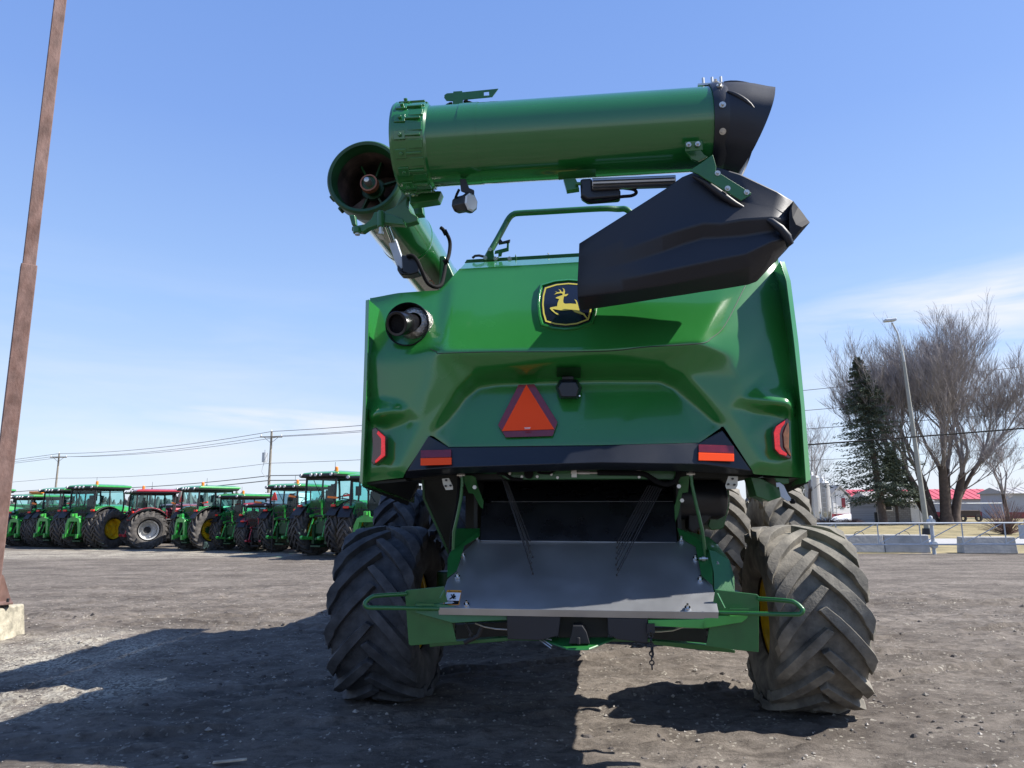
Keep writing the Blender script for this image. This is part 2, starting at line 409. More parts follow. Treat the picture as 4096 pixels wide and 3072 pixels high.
GRASS = mat('dry_grass', (.19, .155, .07), .9, var=.25, vscale=1.4, col2=(.10, .10, .045), c2amt=.42, c2scale=.5, bump=.9, bscale=9, coords='Generated')
def world_mat(name, c1, c2, sc, rough=.9, bump=.6, bsc=12, lo=.4, hi=.65, stretch=(1, 1, 1)):
    m = bpy.data.materials.new(name); m.use_nodes = True; nt = m.node_tree; N = nt.nodes; L = nt.links; b = N['Principled BSDF']
    b.inputs['Roughness'].default_value = rough; geo = N.new('ShaderNodeNewGeometry')
    mp = N.new('ShaderNodeMapping'); mp.inputs['Scale'].default_value = stretch; L.new(geo.outputs['Position'], mp.inputs[0])
    n = N.new('ShaderNodeTexNoise'); n.inputs['Scale'].default_value = sc; n.inputs['Detail'].default_value = 9; n.inputs['Roughness'].default_value = .7; L.new(mp.outputs[0], n.inputs['Vector'])
    r = N.new('ShaderNodeValToRGB'); r.color_ramp.elements[0].position = lo; r.color_ramp.elements[1].position = hi
    r.color_ramp.elements[0].color = (*c1, 1); r.color_ramp.elements[1].color = (*c2, 1); L.new(n.outputs['Fac'], r.inputs[0]); L.new(r.outputs[0], b.inputs['Base Color'])
    n3 = N.new('ShaderNodeTexNoise'); n3.inputs['Scale'].default_value = bsc; n3.inputs['Detail'].default_value = 6; L.new(mp.outputs[0], n3.inputs['Vector'])
    bp = N.new('ShaderNodeBump'); bp.inputs['Strength'].default_value = bump; bp.inputs['Distance'].default_value = .05; L.new(n3.outputs['Fac'], bp.inputs['Height']); L.new(bp.outputs[0], b.inputs['Normal'])
    return m
LAWN = world_mat('dry_lawn', (.11, .095, .04), (.30, .24, .12), .6, lo=.38, hi=.62)
def sheet(name, pts, m, z):
    o = MB().poly([(x, y, z) for x, y in pts]).build(name, m, smooth=0); tag(o, kind='structure'); return o
sheet('lawn', [(6, 27.4), (60, 25.5), (900, 20), (900, 1400), (-900, 1400), (-900, 60), (-30, 52), (6, 50)], LAWN, .004)
sheet('road', [(5, 33.5), (60, 31.5), (400, 20), (400, 27), (60, 38.5), (5, 40)], world_mat('pale_asphalt', (.30, .30, .29), (.36, .35, .34), 2), .008)

# loose stones on the yard: too many to count
rk = MB(); random.seed(3)
for i in range(3600):
    if i < 1900:
        y = 4.2 + 10 * random.random() ** 1.4; x = random.uniform(-.78, .78) * y
    else:
        x = random.gauss(-5.4, 1.6); y = random.gauss(8.8, 1.7)
    if y < 3.5: continue
    r = random.choice((.006, .008, .008, .011, .016)) * random.uniform(.7, 1.3)
    if random.random() < .012: r = random.uniform(.02, .035)
    z = gh(x, y) + r * .25; a = random.random() * 6.3
    p = []
    for (dx, dy, dz) in ((1, 0, 0), (.2, .9, .1), (-.9, .1, 0), (-.1, -1, .1), (.1, .1, .7), (0, 0, -.6)):
        q = random.uniform(.75, 1.2) * r; p.append((x + (dx * cos(a) - dy * sin(a)) * q, y + (dx * sin(a) + dy * cos(a)) * q, z + dz * q))
    rk.add(p, [(0, 1, 4), (1, 2, 4), (2, 3, 4), (3, 0, 4), (1, 0, 5), (2, 1, 5), (3, 2, 5), (0, 3, 5)])
o = rk.build('gravel', world_mat('pale_stone', (.16, .145, .125), (.46, .42, .37), 3, bump=.2), smooth=0, merge=False)
tag(o, 'loose pale pebbles scattered over the dirt yard', 'gravel', kind='stuff')

# mud clods
ck = MB(); random.seed(11)
for i in range(1500):
    y = 4.6 + 9 * random.random() ** 1.3; x = random.uniform(-.75, .75) * y
    if noise.noise(V((x * .7, y * .9, 4))) < .0: continue
    r = random.uniform(.008, .034) * (1 if random.random() > .08 else 1.7); z = gh(x, y); n = 7; a = random.random() * 6
    ring = [(x + cos(a + 6.283 * k / n) * r * random.uniform(.7, 1.3), y + sin(a + 6.283 * k / n) * r * .7 * random.uniform(.7, 1.3), z - .005) for k in range(n)]
    top = [(x + (px - x) * .5, y + (py - y) * .5, z + r * random.uniform(.25, .5)) for px, py, _ in ring]
    ck.add(ring + top, [(k, (k + 1) % n, n + (k + 1) % n, n + k) for k in range(n)] + [tuple(range(n, 2 * n))])
o = ck.build('mud_clods', world_mat('dark_mud', (.045, .038, .034), (.11, .095, .085), 5), smooth=0, merge=False)
tag(o, 'crumbled dark mud lumps lying across the yard', 'mud', kind='stuff')

# one dry leaf and a strip of straw
o = MB().add([(-.06, 0, 0), (-.02, .035, .012), (.0, .02, .01), (.04, .05, .02), (.05, .01, .012), (.08, -.01, .02), (.03, -.03, .008), (-.01, -.015, .004)], [tuple(range(8))]).build('leaf', mat('dry_leaf', (.55, .40, .26), .7, var=.2, vscale=30), smooth=0, loc=(-3.55, 7.55, .02))
tag(o, 'curled pale oak leaf lying at the edge of the shadow', 'leaf')
o = MB().box((0, 0, .008), (.22, .035, .012), Matrix.Rotation(.3, 3, 'Z')).build('wood_chip', mat('pale_wood', (.4, .33, .24), .8, var=.3, vscale=20), bevel=.004, loc=(-1.95, 5.25, .0))
tag(o, 'pale flat wood splinter lying in the shade at the bottom of the photo', 'wood chip')

# ================================================================= TYRES
def interp(prof, s):
    n = len(prof) - 1; t = max(0, min(.9999, s)) * n; i = int(t); f = t - i
    return tuple(prof[i][k] * (1 - f) + prof[i + 1][k] * f for k in (0, 1))
def tyre(R, W, nl=18, skew=.42, zc=None, lw=.085, n=96, steps=7, bd=.43):
    """agricultural tyre on the X axis, bars forming an inverted V seen from behind"""
    m = MB(); zc = zc or R * .965; h = W / 2
    base = [(0, .915 * R), (.5 * h, .907 * R), (.86 * h, .888 * R), (1.0 * h, .835 * R), (1.05 * h, .72 * R)]
    top = [(0, 1.0 * R), (.5 * h, .993 * R), (.86 * h, .975 * R), (1.035 * h, .925 * R), (1.07 * h, .79 * R)]
    half = [(0, .915 * R), (.5 * h, .907 * R), (.86 * h, .888 * R), (.95 * h, .868 * R), (1.0 * h, .835 * R), (1.05 * h, .76 * R), (1.06 * h, .68 * R), (1.02 * h, (bd + .13) * R), (.97 * h, (bd + .07) * R), (.88 * h, (bd + .025) * R), (.80 * h, bd * R)]
    prof = [(-x, r) for x, r in half[:0:-1]] + half
    m.lathe(prof, 'X', n)
    for k in range(nl):
        for s in (-1, 1):
            t0 = 2 * pi * (k + (.5 if s > 0 else 0)) / nl
            rings = []
            for i in range(steps + 1):
                q = i / steps; sb = q * .82
                bx, br = interp(base, sb); tx, tr = interp(top, sb)
                if i == 0: bx = -.03 * W; tx = -.03 * W
                th = t0 - skew * q ** .85
                q2 = min(1, q + .02); th2 = t0 - skew * q2 ** .85
                # width direction: perpendicular to the run of the bar on the tread
                dx = interp(base, q2 * .82)[0] - interp(base, max(0, q2 - .04) * .82)[0]; dt = (th2 - (t0 - skew * max(0, q2 - .04) ** .85)) * R
                ln = sqrt(dx * dx + dt * dt) or 1; px, pt = -dt / ln, dx / ln
                if q > .8: px *= .3; pt = 1
                w = lw * (1.0 if i else .8) * (1 + .25 * q)
                ring = []
                for (X0, rr, ww) in ((bx, br - .012 * R, w * 1.16), (tx, tr, w), (tx, tr, -w), (bx, br - .012 * R, -w * 1.16)):
                    xx = X0 + px * ww / 2; a = th + pt * ww / 2 / R
                    ring.append((s * xx, -cos(a) * rr, sin(a) * rr))
                rings.append(ring)
            m.loft(rings, True, True)
    out = []
    for (x, y, z) in m.v:
        d = -zc - z
        if d > 0: z = -zc + .002 * random.random()
        lowf = max(0, (-z - zc * .45) / (zc * .55)); x *= 1 + .07 * lowf * lowf
        out.append((x, y, z))
    m.v = out; return m
def rim(R, W, out=1, disc=.12, bolts=8):
    """rim with dished disc; the outer face looks along +X*out"""
    m = MB(); h = W / 2
    m.lathe([(-.74 * h, .44 * R), (-.70 * h, .45 * R), (-.62 * h, .41 * R), (-.4 * h, .38 * R), (.4 * h, .38 * R), (.62 * h, .41 * R), (.70 * h, .45 * R), (.74 * h, .44 * R), (.70 * h, .40 * R), (.4 * h, .38 * R), (out * .1 * h + .02, .36 * R), (out * disc * W, .34 * R), (out * disc * W + out * .03, .2 * R), (out * disc * W - out * .02, .17 * R), (out * disc * W - out * .02, .001)], 'X', 40)
    for k in range(bolts):
        a = 2 * pi * k / bolts; y, z = .145 * R * cos(a), .145 * R * sin(a)
        m.cyl((out * disc * W - out * .02, y, z), (out * disc * W + out * .02, y, z), .013, 6)
    x0 = out * disc * W; m.cyl((x0 - out * .05, 0, 0), (x0 + out * .06, 0, 0), .10 * R, 16)
    return m

# ================================================================= COMBINE HARVESTER
YAW = radians(6.5)
H = empty('combine_harvester', (.43, 5.1, 0), -YAW)
tag(H, 'huge green combine harvester seen from behind with its unloading auger folded across the top', 'combine harvester')

# ---- rear hood
hd = MB()
up1 = [(-1.6559,0.42,3.4319),(-1.4129,0.38,3.4556),(-1.1457,0.37,3.46),(-1.0681,0.37,3.4629)]
up2 = [(-1.0681,0.37,3.4629),(-1.0241,0.385,3.5085),(-0.9641,0.41,3.594),(-0.9158,0.45,3.6684)]
up3 = [(-0.9158,0.45,3.6684),(0.0651,0.45,3.6823),(1.3536,0.45,3.6612)]
M1 = [(-1.5606,0.1,2.8744),(-1.2433,0.06,2.8618),(-1.0609,0.04,2.902)]
M2 = [(-1.0609,0.04,2.902),(-1.0095,0.01,2.8738),(-0.9589,-0.02,2.8557)]
M3 = [(-0.9589,-0.02,2.8557),(0.2163,-0.03,2.8305),(0.9277,-0.02,2.8688)]
he = MB(); he.bridge([(-0.9345,0.8,3.8464),(0.0638,0.8,3.858),(1.433,0.8,3.846),(1.5848,0.8,3.8428)], [(-0.9139,0.44,3.6648),(0.0653,0.44,3.6787),(1.3515,0.44,3.6577),(1.5469,0.44,3.6523)]); he.bridge([(-0.9139,0.44,3.6648),(0.0653,0.44,3.6787),(1.3515,0.44,3.6577),(1.5469,0.44,3.6523)], [(-0.9109,0.44,3.6441),(0.0649,0.44,3.6585),(1.3494,0.44,3.6231),(1.5444,0.44,3.6141)])
hd.bridge(up1, M1); hd.bridge(up2, M2); hd.bridge(up3, M3)
hd.bridge([(1.3536,0.45,3.6612),(1.5494,0.45,3.6559),(1.4836,0.4,3.572),(1.3451,0.31,3.3852)], [(0.9277,-0.02,2.8688),(1.0304,0.04,2.9222),(1.142,0.12,3.0357),(1.3451,0.31,3.3852)])
he.poly([(1.5848,0.8,3.8428),(1.5469,0.44,3.6523),(1.4836,0.4,3.572),(1.654,0.55,3.659)])
he.build("hood_top_edge", GREEN, H, smooth=20, bevel=.008)
J1 = [(-1.5795,0.15,2.5235),(-1.4712,0.1,2.5358),(-1.319,0.08,2.5073),(-1.2373,0.07,2.4493),(-1.1313,0.05,2.3524)]
hd.bridge(M1, J1)
hd.poly([(-1.1313,0.05,2.3524),(-1.0609,0.06,2.2395),(-0.8236,0.08,2.6053),(-0.9589,-0.02,2.8557),(-1.0095,0.01,2.8738),(-1.0609,0.04,2.902)])
hd.poly([(-0.9589,-0.02,2.8557),(-0.8236,0.08,2.6053),(-0.7291,0.1,2.7219)])
hd.bridge([(-0.9589,-0.02,2.8557),(0.2163,-0.03,2.8305),(0.9277,-0.02,2.8688)], [(-0.7291,0.1,2.7219),(0.2149,0.1,2.7429),(0.6803,0.1,2.7297)])
hd.poly([(0.9277,-0.02,2.8688),(0.6803,0.1,2.7297),(0.8205,0.09,2.6619)])
hd.poly([(0.9277,-0.02,2.8688),(0.8205,0.09,2.6619),(1.0697,0.06,2.2858),(1.1192,0.05,2.4019),(1.2362,0.06,2.4991),(1.2094,0.06,2.6354),(1.1558,0.05,2.7823),(1.0304,0.04,2.9222)])
hd.bridge([(1.3451,0.31,3.3852),(1.142,0.12,3.0357),(1.0304,0.04,2.9222),(1.1558,0.05,2.7823),(1.2094,0.06,2.6354),(1.2362,0.06,2.4991),(1.3286,0.08,2.5574),(1.508,0.12,2.565)], [(1.5312,0.42,3.565),(1.6114,0.4,3.4551),(1.5691,0.26,3.1018),(1.5348,0.17,2.7753),(1.508,0.12,2.565)])
hd.bridge([(1.5312,0.42,3.565),(1.6114,0.4,3.4551),(1.5691,0.26,3.1018),(1.5348,0.17,2.7753),(1.508,0.12,2.565)], [(1.654,0.55,3.659),(1.6545,0.44,3.4665),(1.6319,0.3,3.1103),(1.6243,0.22,2.7833),(1.6191,0.19,2.5372)])
hd.poly([(1.3451,0.31,3.3852),(1.5312,0.42,3.565),(1.654,0.55,3.659),(1.4836,0.4,3.572)])
Gl = [(-1.0609,0.06,2.2395),(-0.8236,0.08,2.6053),(-0.7291,0.1,2.7219),(0.2149,0.1,2.7429),(0.6803,0.1,2.7297),(0.8205,0.09,2.6619),(1.0697,0.06,2.2858)]
Hl = [(-1.0471,0.07,2.251),(-0.9721,0.17,2.4135),(-0.8326,0.25,2.5892),(-0.7477,0.28,2.6487),(-0.5572,0.29,2.6774),(0.2145,0.29,2.6789),(0.6633,0.29,2.665),(0.7656,0.27,2.6093),(1.0513,0.12,2.3139),(1.0607,0.07,2.2717)]
hd.bridge(Gl, Hl)
hd.bridge(Hl, [(-1.047,0.07,2.2489),(-0.9279,0.13,2.1634),(0.1996,0.13,2.1602),(0.9139,0.13,2.1669),(1.0604,0.07,2.2666)])
hd.bridge([(-1.1313,0.05,2.3524),(-1.3011,0.04,1.9865)], [(-1.0609,0.06,2.2395),(-1.2435,0.05,1.9632)])
# left lamp pod
m1 = [(-1.5345,0.04,2.3644),(-1.4495,-0.03,2.4023),(-1.3219,-0.02,2.4225),(-1.2373,0.07,2.4493)]
hd.bridge([(-1.5795,0.15,2.5235),(-1.4712,0.1,2.5358),(-1.319,0.08,2.5073),(-1.2373,0.07,2.4493)], m1)
n1 = [(-1.5253,0.11,2.3563),(-1.396,0.13,2.3288),(-1.2463,0.11,2.3729),(-1.1313,0.05,2.3524)]
hd.bridge(m1 + [(-1.1313,0.05,2.3524)], n1)
hd.poly([(-1.5253,0.11,2.3563),(-1.396,0.13,2.3288),(-1.2463,0.11,2.3729),(-1.1313,0.05,2.3524),(-1.3011,0.04,1.9865),(-1.398,0.09,2.003),(-1.5189,0.09,1.9862)])
hd.bridge([(-1.5795,0.15,2.5235),(-1.5825,0.15,2.2573),(-1.5925,0.16,1.9042)], [(-1.5345,0.04,2.3644),(-1.5253,0.11,2.3563),(-1.5189,0.09,1.9862)])
hd.bridge([(-1.5189,0.09,1.9862),(-1.398,0.09,2.003),(-1.3011,0.04,1.9865),(-1.2435,0.05,1.9632)], [(-1.5925,0.16,1.9042),(-1.4217,0.14,1.9233),(-1.2618,0.12,1.9369)])
hd.bridge([(-1.6559,0.42,3.4319),(-1.5606,0.1,2.8744),(-1.5795,0.15,2.5235)], [(-1.6788,0.46,3.4411),(-1.586,0.16,2.888),(-1.5982,0.2,2.5314)])
# right lamp pod
m2 = [(1.5759,0.06,2.3476),(1.5228,-0.01,2.4051),(1.4272,-0.01,2.4224),(1.2295,0.04,2.4547)]
hd.bridge([(1.6191,0.19,2.5372),(1.508,0.12,2.565),(1.3286,0.08,2.5574),(1.2362,0.06,2.4991)], m2)
n2 = [(1.5689,0.11,2.3388),(1.497,0.13,2.3687),(1.3047,0.11,2.3908),(1.1192,0.05,2.4019)]
hd.bridge([(1.5759,0.06,2.3476),(1.5228,-0.01,2.4051),(1.4272,-0.01,2.4224),(1.2295,0.04,2.4547),(1.2362,0.06,2.4991),(1.1192,0.05,2.4019)], n2)
hd.poly([(1.5689,0.11,2.3388),(1.497,0.13,2.3687),(1.3047,0.11,2.3908),(1.1192,0.05,2.4019),(1.2309,0.05,2.2002),(1.3428,0.04,1.9966),(1.4714,0.09,1.9981),(1.549,0.09,1.9972)])
hd.poly([(1.1192,0.05,2.4019),(1.0697,0.06,2.2858),(1.2595,0.05,1.9483),(1.3428,0.04,1.9966),(1.2309,0.05,2.2002)])
hd.bridge([(1.549,0.09,1.9972),(1.4714,0.09,1.9981),(1.3428,0.04,1.9966),(1.2595,0.05,1.9483)], [(1.6176,0.18,1.9084),(1.2686,0.12,1.9356)])
hd.bridge([(1.6191,0.19,2.5372),(1.6191,0.18,2.2274),(1.6176,0.18,1.9084)], [(1.5759,0.06,2.3476),(1.5689,0.11,2.3388),(1.549,0.09,1.9972)])
hood = hd.build('rear_hood', GREEN, H, smooth=0)
b_ = bmesh.new(); b_.from_mesh(hood.data); bmesh.ops.triangulate(b_, faces=b_.faces)
for it_ in range(7):
    es_ = [e for e in b_.edges if e.calc_length() > .04]
    if not es_: break
    bmesh.ops.subdivide_edges(b_, edges=es_, cuts=1, use_grid_fill=False); bmesh.ops.triangulate(b_, faces=b_.faces)
fr_ = [v for v in b_.verts if not v.is_boundary]
import numpy as np
from mathutils.bvhtree import BVHTree
bv = BVHTree.FromBMesh(b_); st_ = .012; x0_, z0_ = -1.66, 1.84; nx_, nz_ = 278, 156
def field(bvh):
    A = np.full((nz_, nx_), np.nan)
    for jz in range(nz_):
        for ix in range(nx_):
            r_ = bvh.ray_cast(V((x0_ + ix * st_, -3, z0_ + jz * st_)), V((0, 1, 0)), 4.2)
            if r_[0] is not None: A[jz, ix] = r_[0].y
    return A
F_ = field(bv); M_ = (~np.isnan(F_)).astype(float); F0 = np.where(M_ > 0, F_, 0)
def blur(A, sg):
    k = np.exp(-.5 * (np.arange(-3 * int(sg) - 1, 3 * int(sg) + 2) / sg) ** 2); k /= k.sum()
    A = np.apply_along_axis(lambda v_: np.convolve(v_, k, 'same'), 0, A); return np.apply_along_axis(lambda v_: np.convolve(v_, k, 'same'), 1, A)
Fa = blur(F0, 1.6) / np.maximum(blur(M_, 1.6), 1e-6); Fb = blur(F0, 4.0) / np.maximum(blur(M_, 4.0), 1e-6)
# keep the creases of the raised edges tight, let the broad corners roll softly
zz = z0_ + np.arange(nz_)[:, None] * st_; xx = x0_ + np.arange(nx_)[None, :] * st_
soft = np.clip((np.abs(xx) - .85) / .35, 0, 1) * np.clip((zz - 2.58) / .15, 0, 1); soft = np.broadcast_to(soft, Fa.shape)
FF = Fa * (1 - soft) + Fb * soft
def hoody(x, z):
    fx = min(max((x - x0_) / st_, 0), nx_ - 1.001); fz = min(max((z - z0_) / st_, 0), nz_ - 1.001); i, j = int(fx), int(fz); a, b = fx - i, fz - j
    return float(FF[j, i] * (1 - a) * (1 - b) + FF[j, i + 1] * a * (1 - b) + FF[j + 1, i] * (1 - a) * b + FF[j + 1, i + 1] * a * b)
for v_ in b_.verts: v_.co.y = 0
flat = BVHTree.FromBMesh(b_); b_.free()
vid = {}; gv_ = []; gf_ = []
def gvert(ix, jz):
    if (ix, jz) not in vid:
        x, z = x0_ + ix * st_, z0_ + jz * st_
        if M_[jz, ix] == 0: n_ = flat.find_nearest(V((x, 0, z)))[0]; x, z = n_.x, n_.z
        vid[(ix, jz)] = len(gv_); gv_.append((x, hoody(x, z), z))
    return vid[(ix, jz)]
for jz in range(nz_ - 1):
    for ix in range(nx_ - 1):
        if M_[jz:jz + 2, ix:ix + 2].sum() >= 1: gf_.append([gvert(ix, jz), gvert(ix + 1, jz), gvert(ix + 1, jz + 1), gvert(ix, jz + 1)])
hood.data.clear_geometry(); hood.data.from_pydata(gv_, [], gf_); hood.data.update()
for p_ in hood.data.polygons: p_.use_smooth = True
sm_ = MB(); q_ = [V((p.x, hoody(p.x, p.z) - .0005, p.z)) for p in spl([(-1.0609,0.04,2.902),(-1.0095,0.01,2.8738),(-0.9589,-0.02,2.8557),(-0.5725,0,2.8516),(0.2163,-0.03,2.8305),(0.5533,0,2.8534),(0.9277,-0.02,2.8688),(1.0304,0.04,2.9222),(1.142,0.12,3.0357),(1.3451,0.31,3.3852)], 8)]
sm_.tube(q_, .003, 5); sm_.build('panel_gap', DARK, hood, smooth=40)
for p_ in hood.data.polygons: p_.use_smooth = True
# returns of the hood going forward on both sides and its flat top deck
rt = MB()
rt.bridge([(-1.6788,0.46,3.4411),(-1.586,0.16,2.888),(-1.5982,0.2,2.5314),(-1.5913,0.17,2.2594),(-1.598,0.17,1.9024)], [(-1.555, 2.4, 3.36), (-1.56, 2.4, 2.8), (-1.56, 2.4, 2.4), (-1.55, 2.4, 2.1), (-1.55, .9, 1.93)])
rt.bridge([(1.6566,0.56,3.6625),(1.6594,0.45,3.4696),(1.6367,0.31,3.1128),(1.6291,0.23,2.7852),(1.6239,0.2,2.5387),(1.6238,0.19,2.2284),(1.6213,0.19,1.9088)], [(1.58, 2.4, 3.6), (1.585, 2.4, 3.4), (1.585, 2.4, 3.0), (1.58, 2.4, 2.7), (1.58, 2.4, 2.4), (1.57, 2.4, 2.1), (1.57, .9, 1.93)])
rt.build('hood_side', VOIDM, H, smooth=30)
dk = MB()
dk.poly([(-.80, .8, 3.70), (.05, .8, 3.72), (.9, .8, 3.75), (1.45, .9, 3.75), (1.45, 3.0, 3.75), (-.9, 3.0, 3.70)])
dk.poly([(-1.5, .44, 3.345), (-1.2, .40, 3.42), (-1.0, .40, 3.42), (-.9, .5, 3.6), (-.80, .8, 3.70), (-.9, 3.0, 3.70), (-1.3, 3, 3.4), (-1.55, 3, 3.35)])
dk.build('top_deck', GREEN2, H, smooth=20)

# ---- side shields standing proud of the hood
sl = MB()
lp = [(-1.5999,0.1,3.322),(-1.5863,0.07,2.9139),(-1.5836,0.06,2.5102),(-1.5953,0.08,1.9151)]
lq = [(-1.5579,0.06,3.3166),(-1.5458,0.03,2.9037),(-1.5435,0.02,2.5033),(-1.5632,0.06,1.8792)]
lp2 = [(p[0], 1.5, p[2] - (.12 if i == 3 else 0)) for i, p in enumerate(lp)]
sl.bridge(lp, lq); sl.bridge(lp, lp2)
sl.bridge(lq, [(q[0], q[1] + .03, q[2]) for q in lq])
sl.bridge([(q[0] - .005, q[1] + .03, q[2]) for q in lq], [(p[0] + .03, 1.5, p[2] - (.12 if i == 3 else 0)) for i, p in enumerate(lq)])
o = sl.build('side_shield', GREEN, H, smooth=25, bevel=.006)
sr = MB()
rp_ = [(1.5909,0.22,3.5358),(1.6032,0.14,3.3587),(1.5986,0.05,2.8953),(1.6109,0.04,2.3951),(1.6078,0.05,1.8705)]
rq = [(1.6376,0.26,3.5502),(1.6482,0.18,3.3699),(1.647,0.1,2.8844),(1.6526,0.09,2.4425),(1.6585,0.1,1.8967)]
sr.bridge(rp_, rq); sr.bridge(rq, [(q[0] + .01, 2.2, q[2] - (.1 if i == 4 else 0)) for i, q in enumerate(rq)])
sr.bridge(rp_, [(q[0], q[1] + .03, q[2]) for q in rp_])
sr.bridge([(q[0], q[1] + .03, q[2]) for q in rp_], [(q[0] - .02, 2.2, q[2] - (.1 if i == 4 else 0)) for i, q in enumerate(rq)])
o = sr.build('side_shield', GREEN, H, smooth=25, bevel=.006)
# upper right corner of the grain tank seen past the shield
tk = MB()
tk.prism([(-1.25, 2.1, 3.3), (1.66, 2.1, 3.4), (1.80, 2.1, 3.95), (1.72, 2.1, 4.2), (-1.28, 2.1, 4.15), (-1.40, 2.1, 4.42), (-1.46, 2.1, 4.42), (-1.46, 2.1, 3.7)], (0, 3.3, 0))  # unseen raised left lip added to fill out the shadow on the ground
tk.build('grain_tank', GREEN2, H, bevel=.02)
bd = MB()
bd.box((0, 3.6, 2.6), (2.7, 3.6, 1.5)); bd.box((0, 1.8, 2.45), (2.9, .08, 1.1)); bd.box((0, 3.7, 1.45), (1.75, 4.6, .9)); bd.box((0, 1.15, 3.0), (2.8, 1.2, .9))
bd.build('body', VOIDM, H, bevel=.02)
cb = MB(); cb.box((0, 6.9, 2.6), (2.2, 1.6, 1.7)); cb.box((0, 6.9, 3.55), (2.4, 1.9, .18)); cb.build('cab', DKGREEN, H, bevel=.05)

# ---- bumper
bp_ = MB()
top = [(-1.0615,0.03,2.2386),(-0.9012,0,2.1488),(0.1978,-0.06,2.1415),(0.887,0,2.1534),(1.0622,0.03,2.2437)]
mid = [(-1.2223,0.03,1.9798),(-0.8748,-0.07,1.9964),(0.194,-0.13,2.0152),(0.9093,-0.05,1.9994),(1.2487,0.03,1.9524)]
bot = [(-1.2542,0.1,1.936),(-0.9089,0.1,1.9641),(0.1946,0.08,1.9821),(0.9293,0.1,1.9596),(1.2672,0.1,1.9337)]
bp_.bridge(top, mid); bp_.bridge(mid, bot)
bp_.bridge(top, [(p[0], p[1] + .08, p[2]) for p in top]); bp_.bridge(bot, [(p[0], p[1] + .3, p[2] + .01) for p in bot])
bp_.bridge([top[0], mid[0]], [(top[0][0], .12, top[0][2]), (mid[0][0], .12, mid[0][2])]); bp_.bridge([top[4], mid[4]], [(top[4][0], .12, top[4][2]), (mid[4][0], .12, mid[4][2])])
bumper = bp_.build('bumper', BLACKPL, H, smooth=25, bevel=.008, seg=3)
def plate(pts, th, name, m, par, bev=.003):
    return MB().prism(pts, (0, th, 0)).build(name, m, par, smooth=0, bevel=bev)
plate([(-1.1119,0,2.1309),(-0.8789,-0.02,2.1311),(-0.8723,-0.05,2.0727),(-1.1035,-0.03,2.072)], .012, 'reflector', MAROON, bumper)
plate([(-1.1041,-0.032,2.0698),(-0.8708,-0.052,2.0705),(-0.8646,-0.08,2.0172),(-1.0962,-0.06,2.015)], .014, 'reflector', ORANGE, bumper)
plate([(0.8848,-0.018,2.1407),(1.129,-0.005,2.1301),(1.1233,-0.018,2.0742),(0.879,-0.04,2.0849)], .012, 'reflector', MAROON, bumper)
plate([(0.8776,-0.042,2.0828),(1.1228,-0.02,2.0721),(1.1178,-0.03,2.0179),(0.8723,-0.06,2.026)], .014, 'reflector', ORANGE, bumper)

# ---- warning triangle
tri = MB().prism([(-0.4093,0.2379,2.6431),(-0.2878,0.2391,2.6447),(-0.1095,0.1572,2.3384),(-0.1468,0.1272,2.232),(-0.4967,0.1241,2.2269),(-0.5583,0.151,2.3245)], (0, .008, 0)).build('warning_triangle', MAROON, H, smooth=0, bevel=.002)
MB().prism([(-0.348,0.2332,2.6419),(-0.1338,0.1367,2.2829),(-0.5268,0.133,2.2766)], (0, .004, 0)).build('orange_centre', ORANGE, tri, smooth=0)
tx = MB()
for i, w in enumerate((48, 44, 40, 42)):
    v0 = 1265 + i * 5
    tx.box(((-.331, .10, 2.296 - i * .0035)), (w * .001, .002, .0018))
tx.build('small_print', WHITE, tri, smooth=0)

# ---- camera housing in the middle
cm = MB()
f0 = [(-0.0937,0.21,2.6702),(0.0453,0.21,2.6688),(0.0785,0.21,2.6051),(0.0529,0.21,2.5179),(-0.0951,0.21,2.5213),(-0.1263,0.21,2.6101)]
f1 = [(-0.0751,0.1,2.6313),(0.0344,0.1,2.6307),(0.0549,0.08,2.5815),(0.0362,0.1,2.5143),(-0.076,0.1,2.5169),(-0.0994,0.08,2.5853)]
cm.loft([f0, f1], True, True)
cam_h = cm.build('rear_camera', BLACKPL, H, bevel=.01, seg=3)
MB().prism([(-0.0711,0.2,2.6932),(0.0136,0.2,2.6932),(0.0152,0.2,2.6655),(-0.0737,0.2,2.6667)], (0, .08, 0)).build('plug', DARK, cam_h, bevel=.006)
MB().cyl((.06, .085, 2.52), (.06, .075, 2.52), .006, 10).build('lens', CHROME, cam_h)
plate([(-0.1036,0.065,2.734),(0.0733,0.065,2.7312),(0.0681,0.275,2.6811),(-0.1209,0.275,2.686)], .01, 'recess_panel', DKGREEN, cam_h)

# ---- tail lamps
def lamp(outer, led, amber, dep):
    o = MB().prism(outer, (0, dep, 0)).build('tail_light', REDDK, H, bevel=.008)
    MB().prism(led, (0, .012, 0)).build('lit_strip', REDLED, o, smooth=0, bevel=.003)
    if amber: MB().prism(amber, (0, .012, 0)).build('amber_lens', AMBER, o, smooth=0, bevel=.003)
    return o
lamp([(-1.4708,0.04,2.3123),(-1.392,0.03,2.242),(-1.388,0.03,2.0927),(-1.4768,0.04,2.0276),(-1.5027,0.05,2.053),(-1.491,0.05,2.1383),(-1.5008,0.05,2.2459),(-1.5024,0.05,2.2999)],
     [(-1.4464,0.028,2.2836),(-1.3905,0.018,2.2376),(-1.3857,0.018,2.096),(-1.4593,0.028,2.0426),(-1.4663,0.028,2.0575),(-1.4175,0.018,2.1049),(-1.4186,0.018,2.222),(-1.4568,0.028,2.2622)], None, .09)
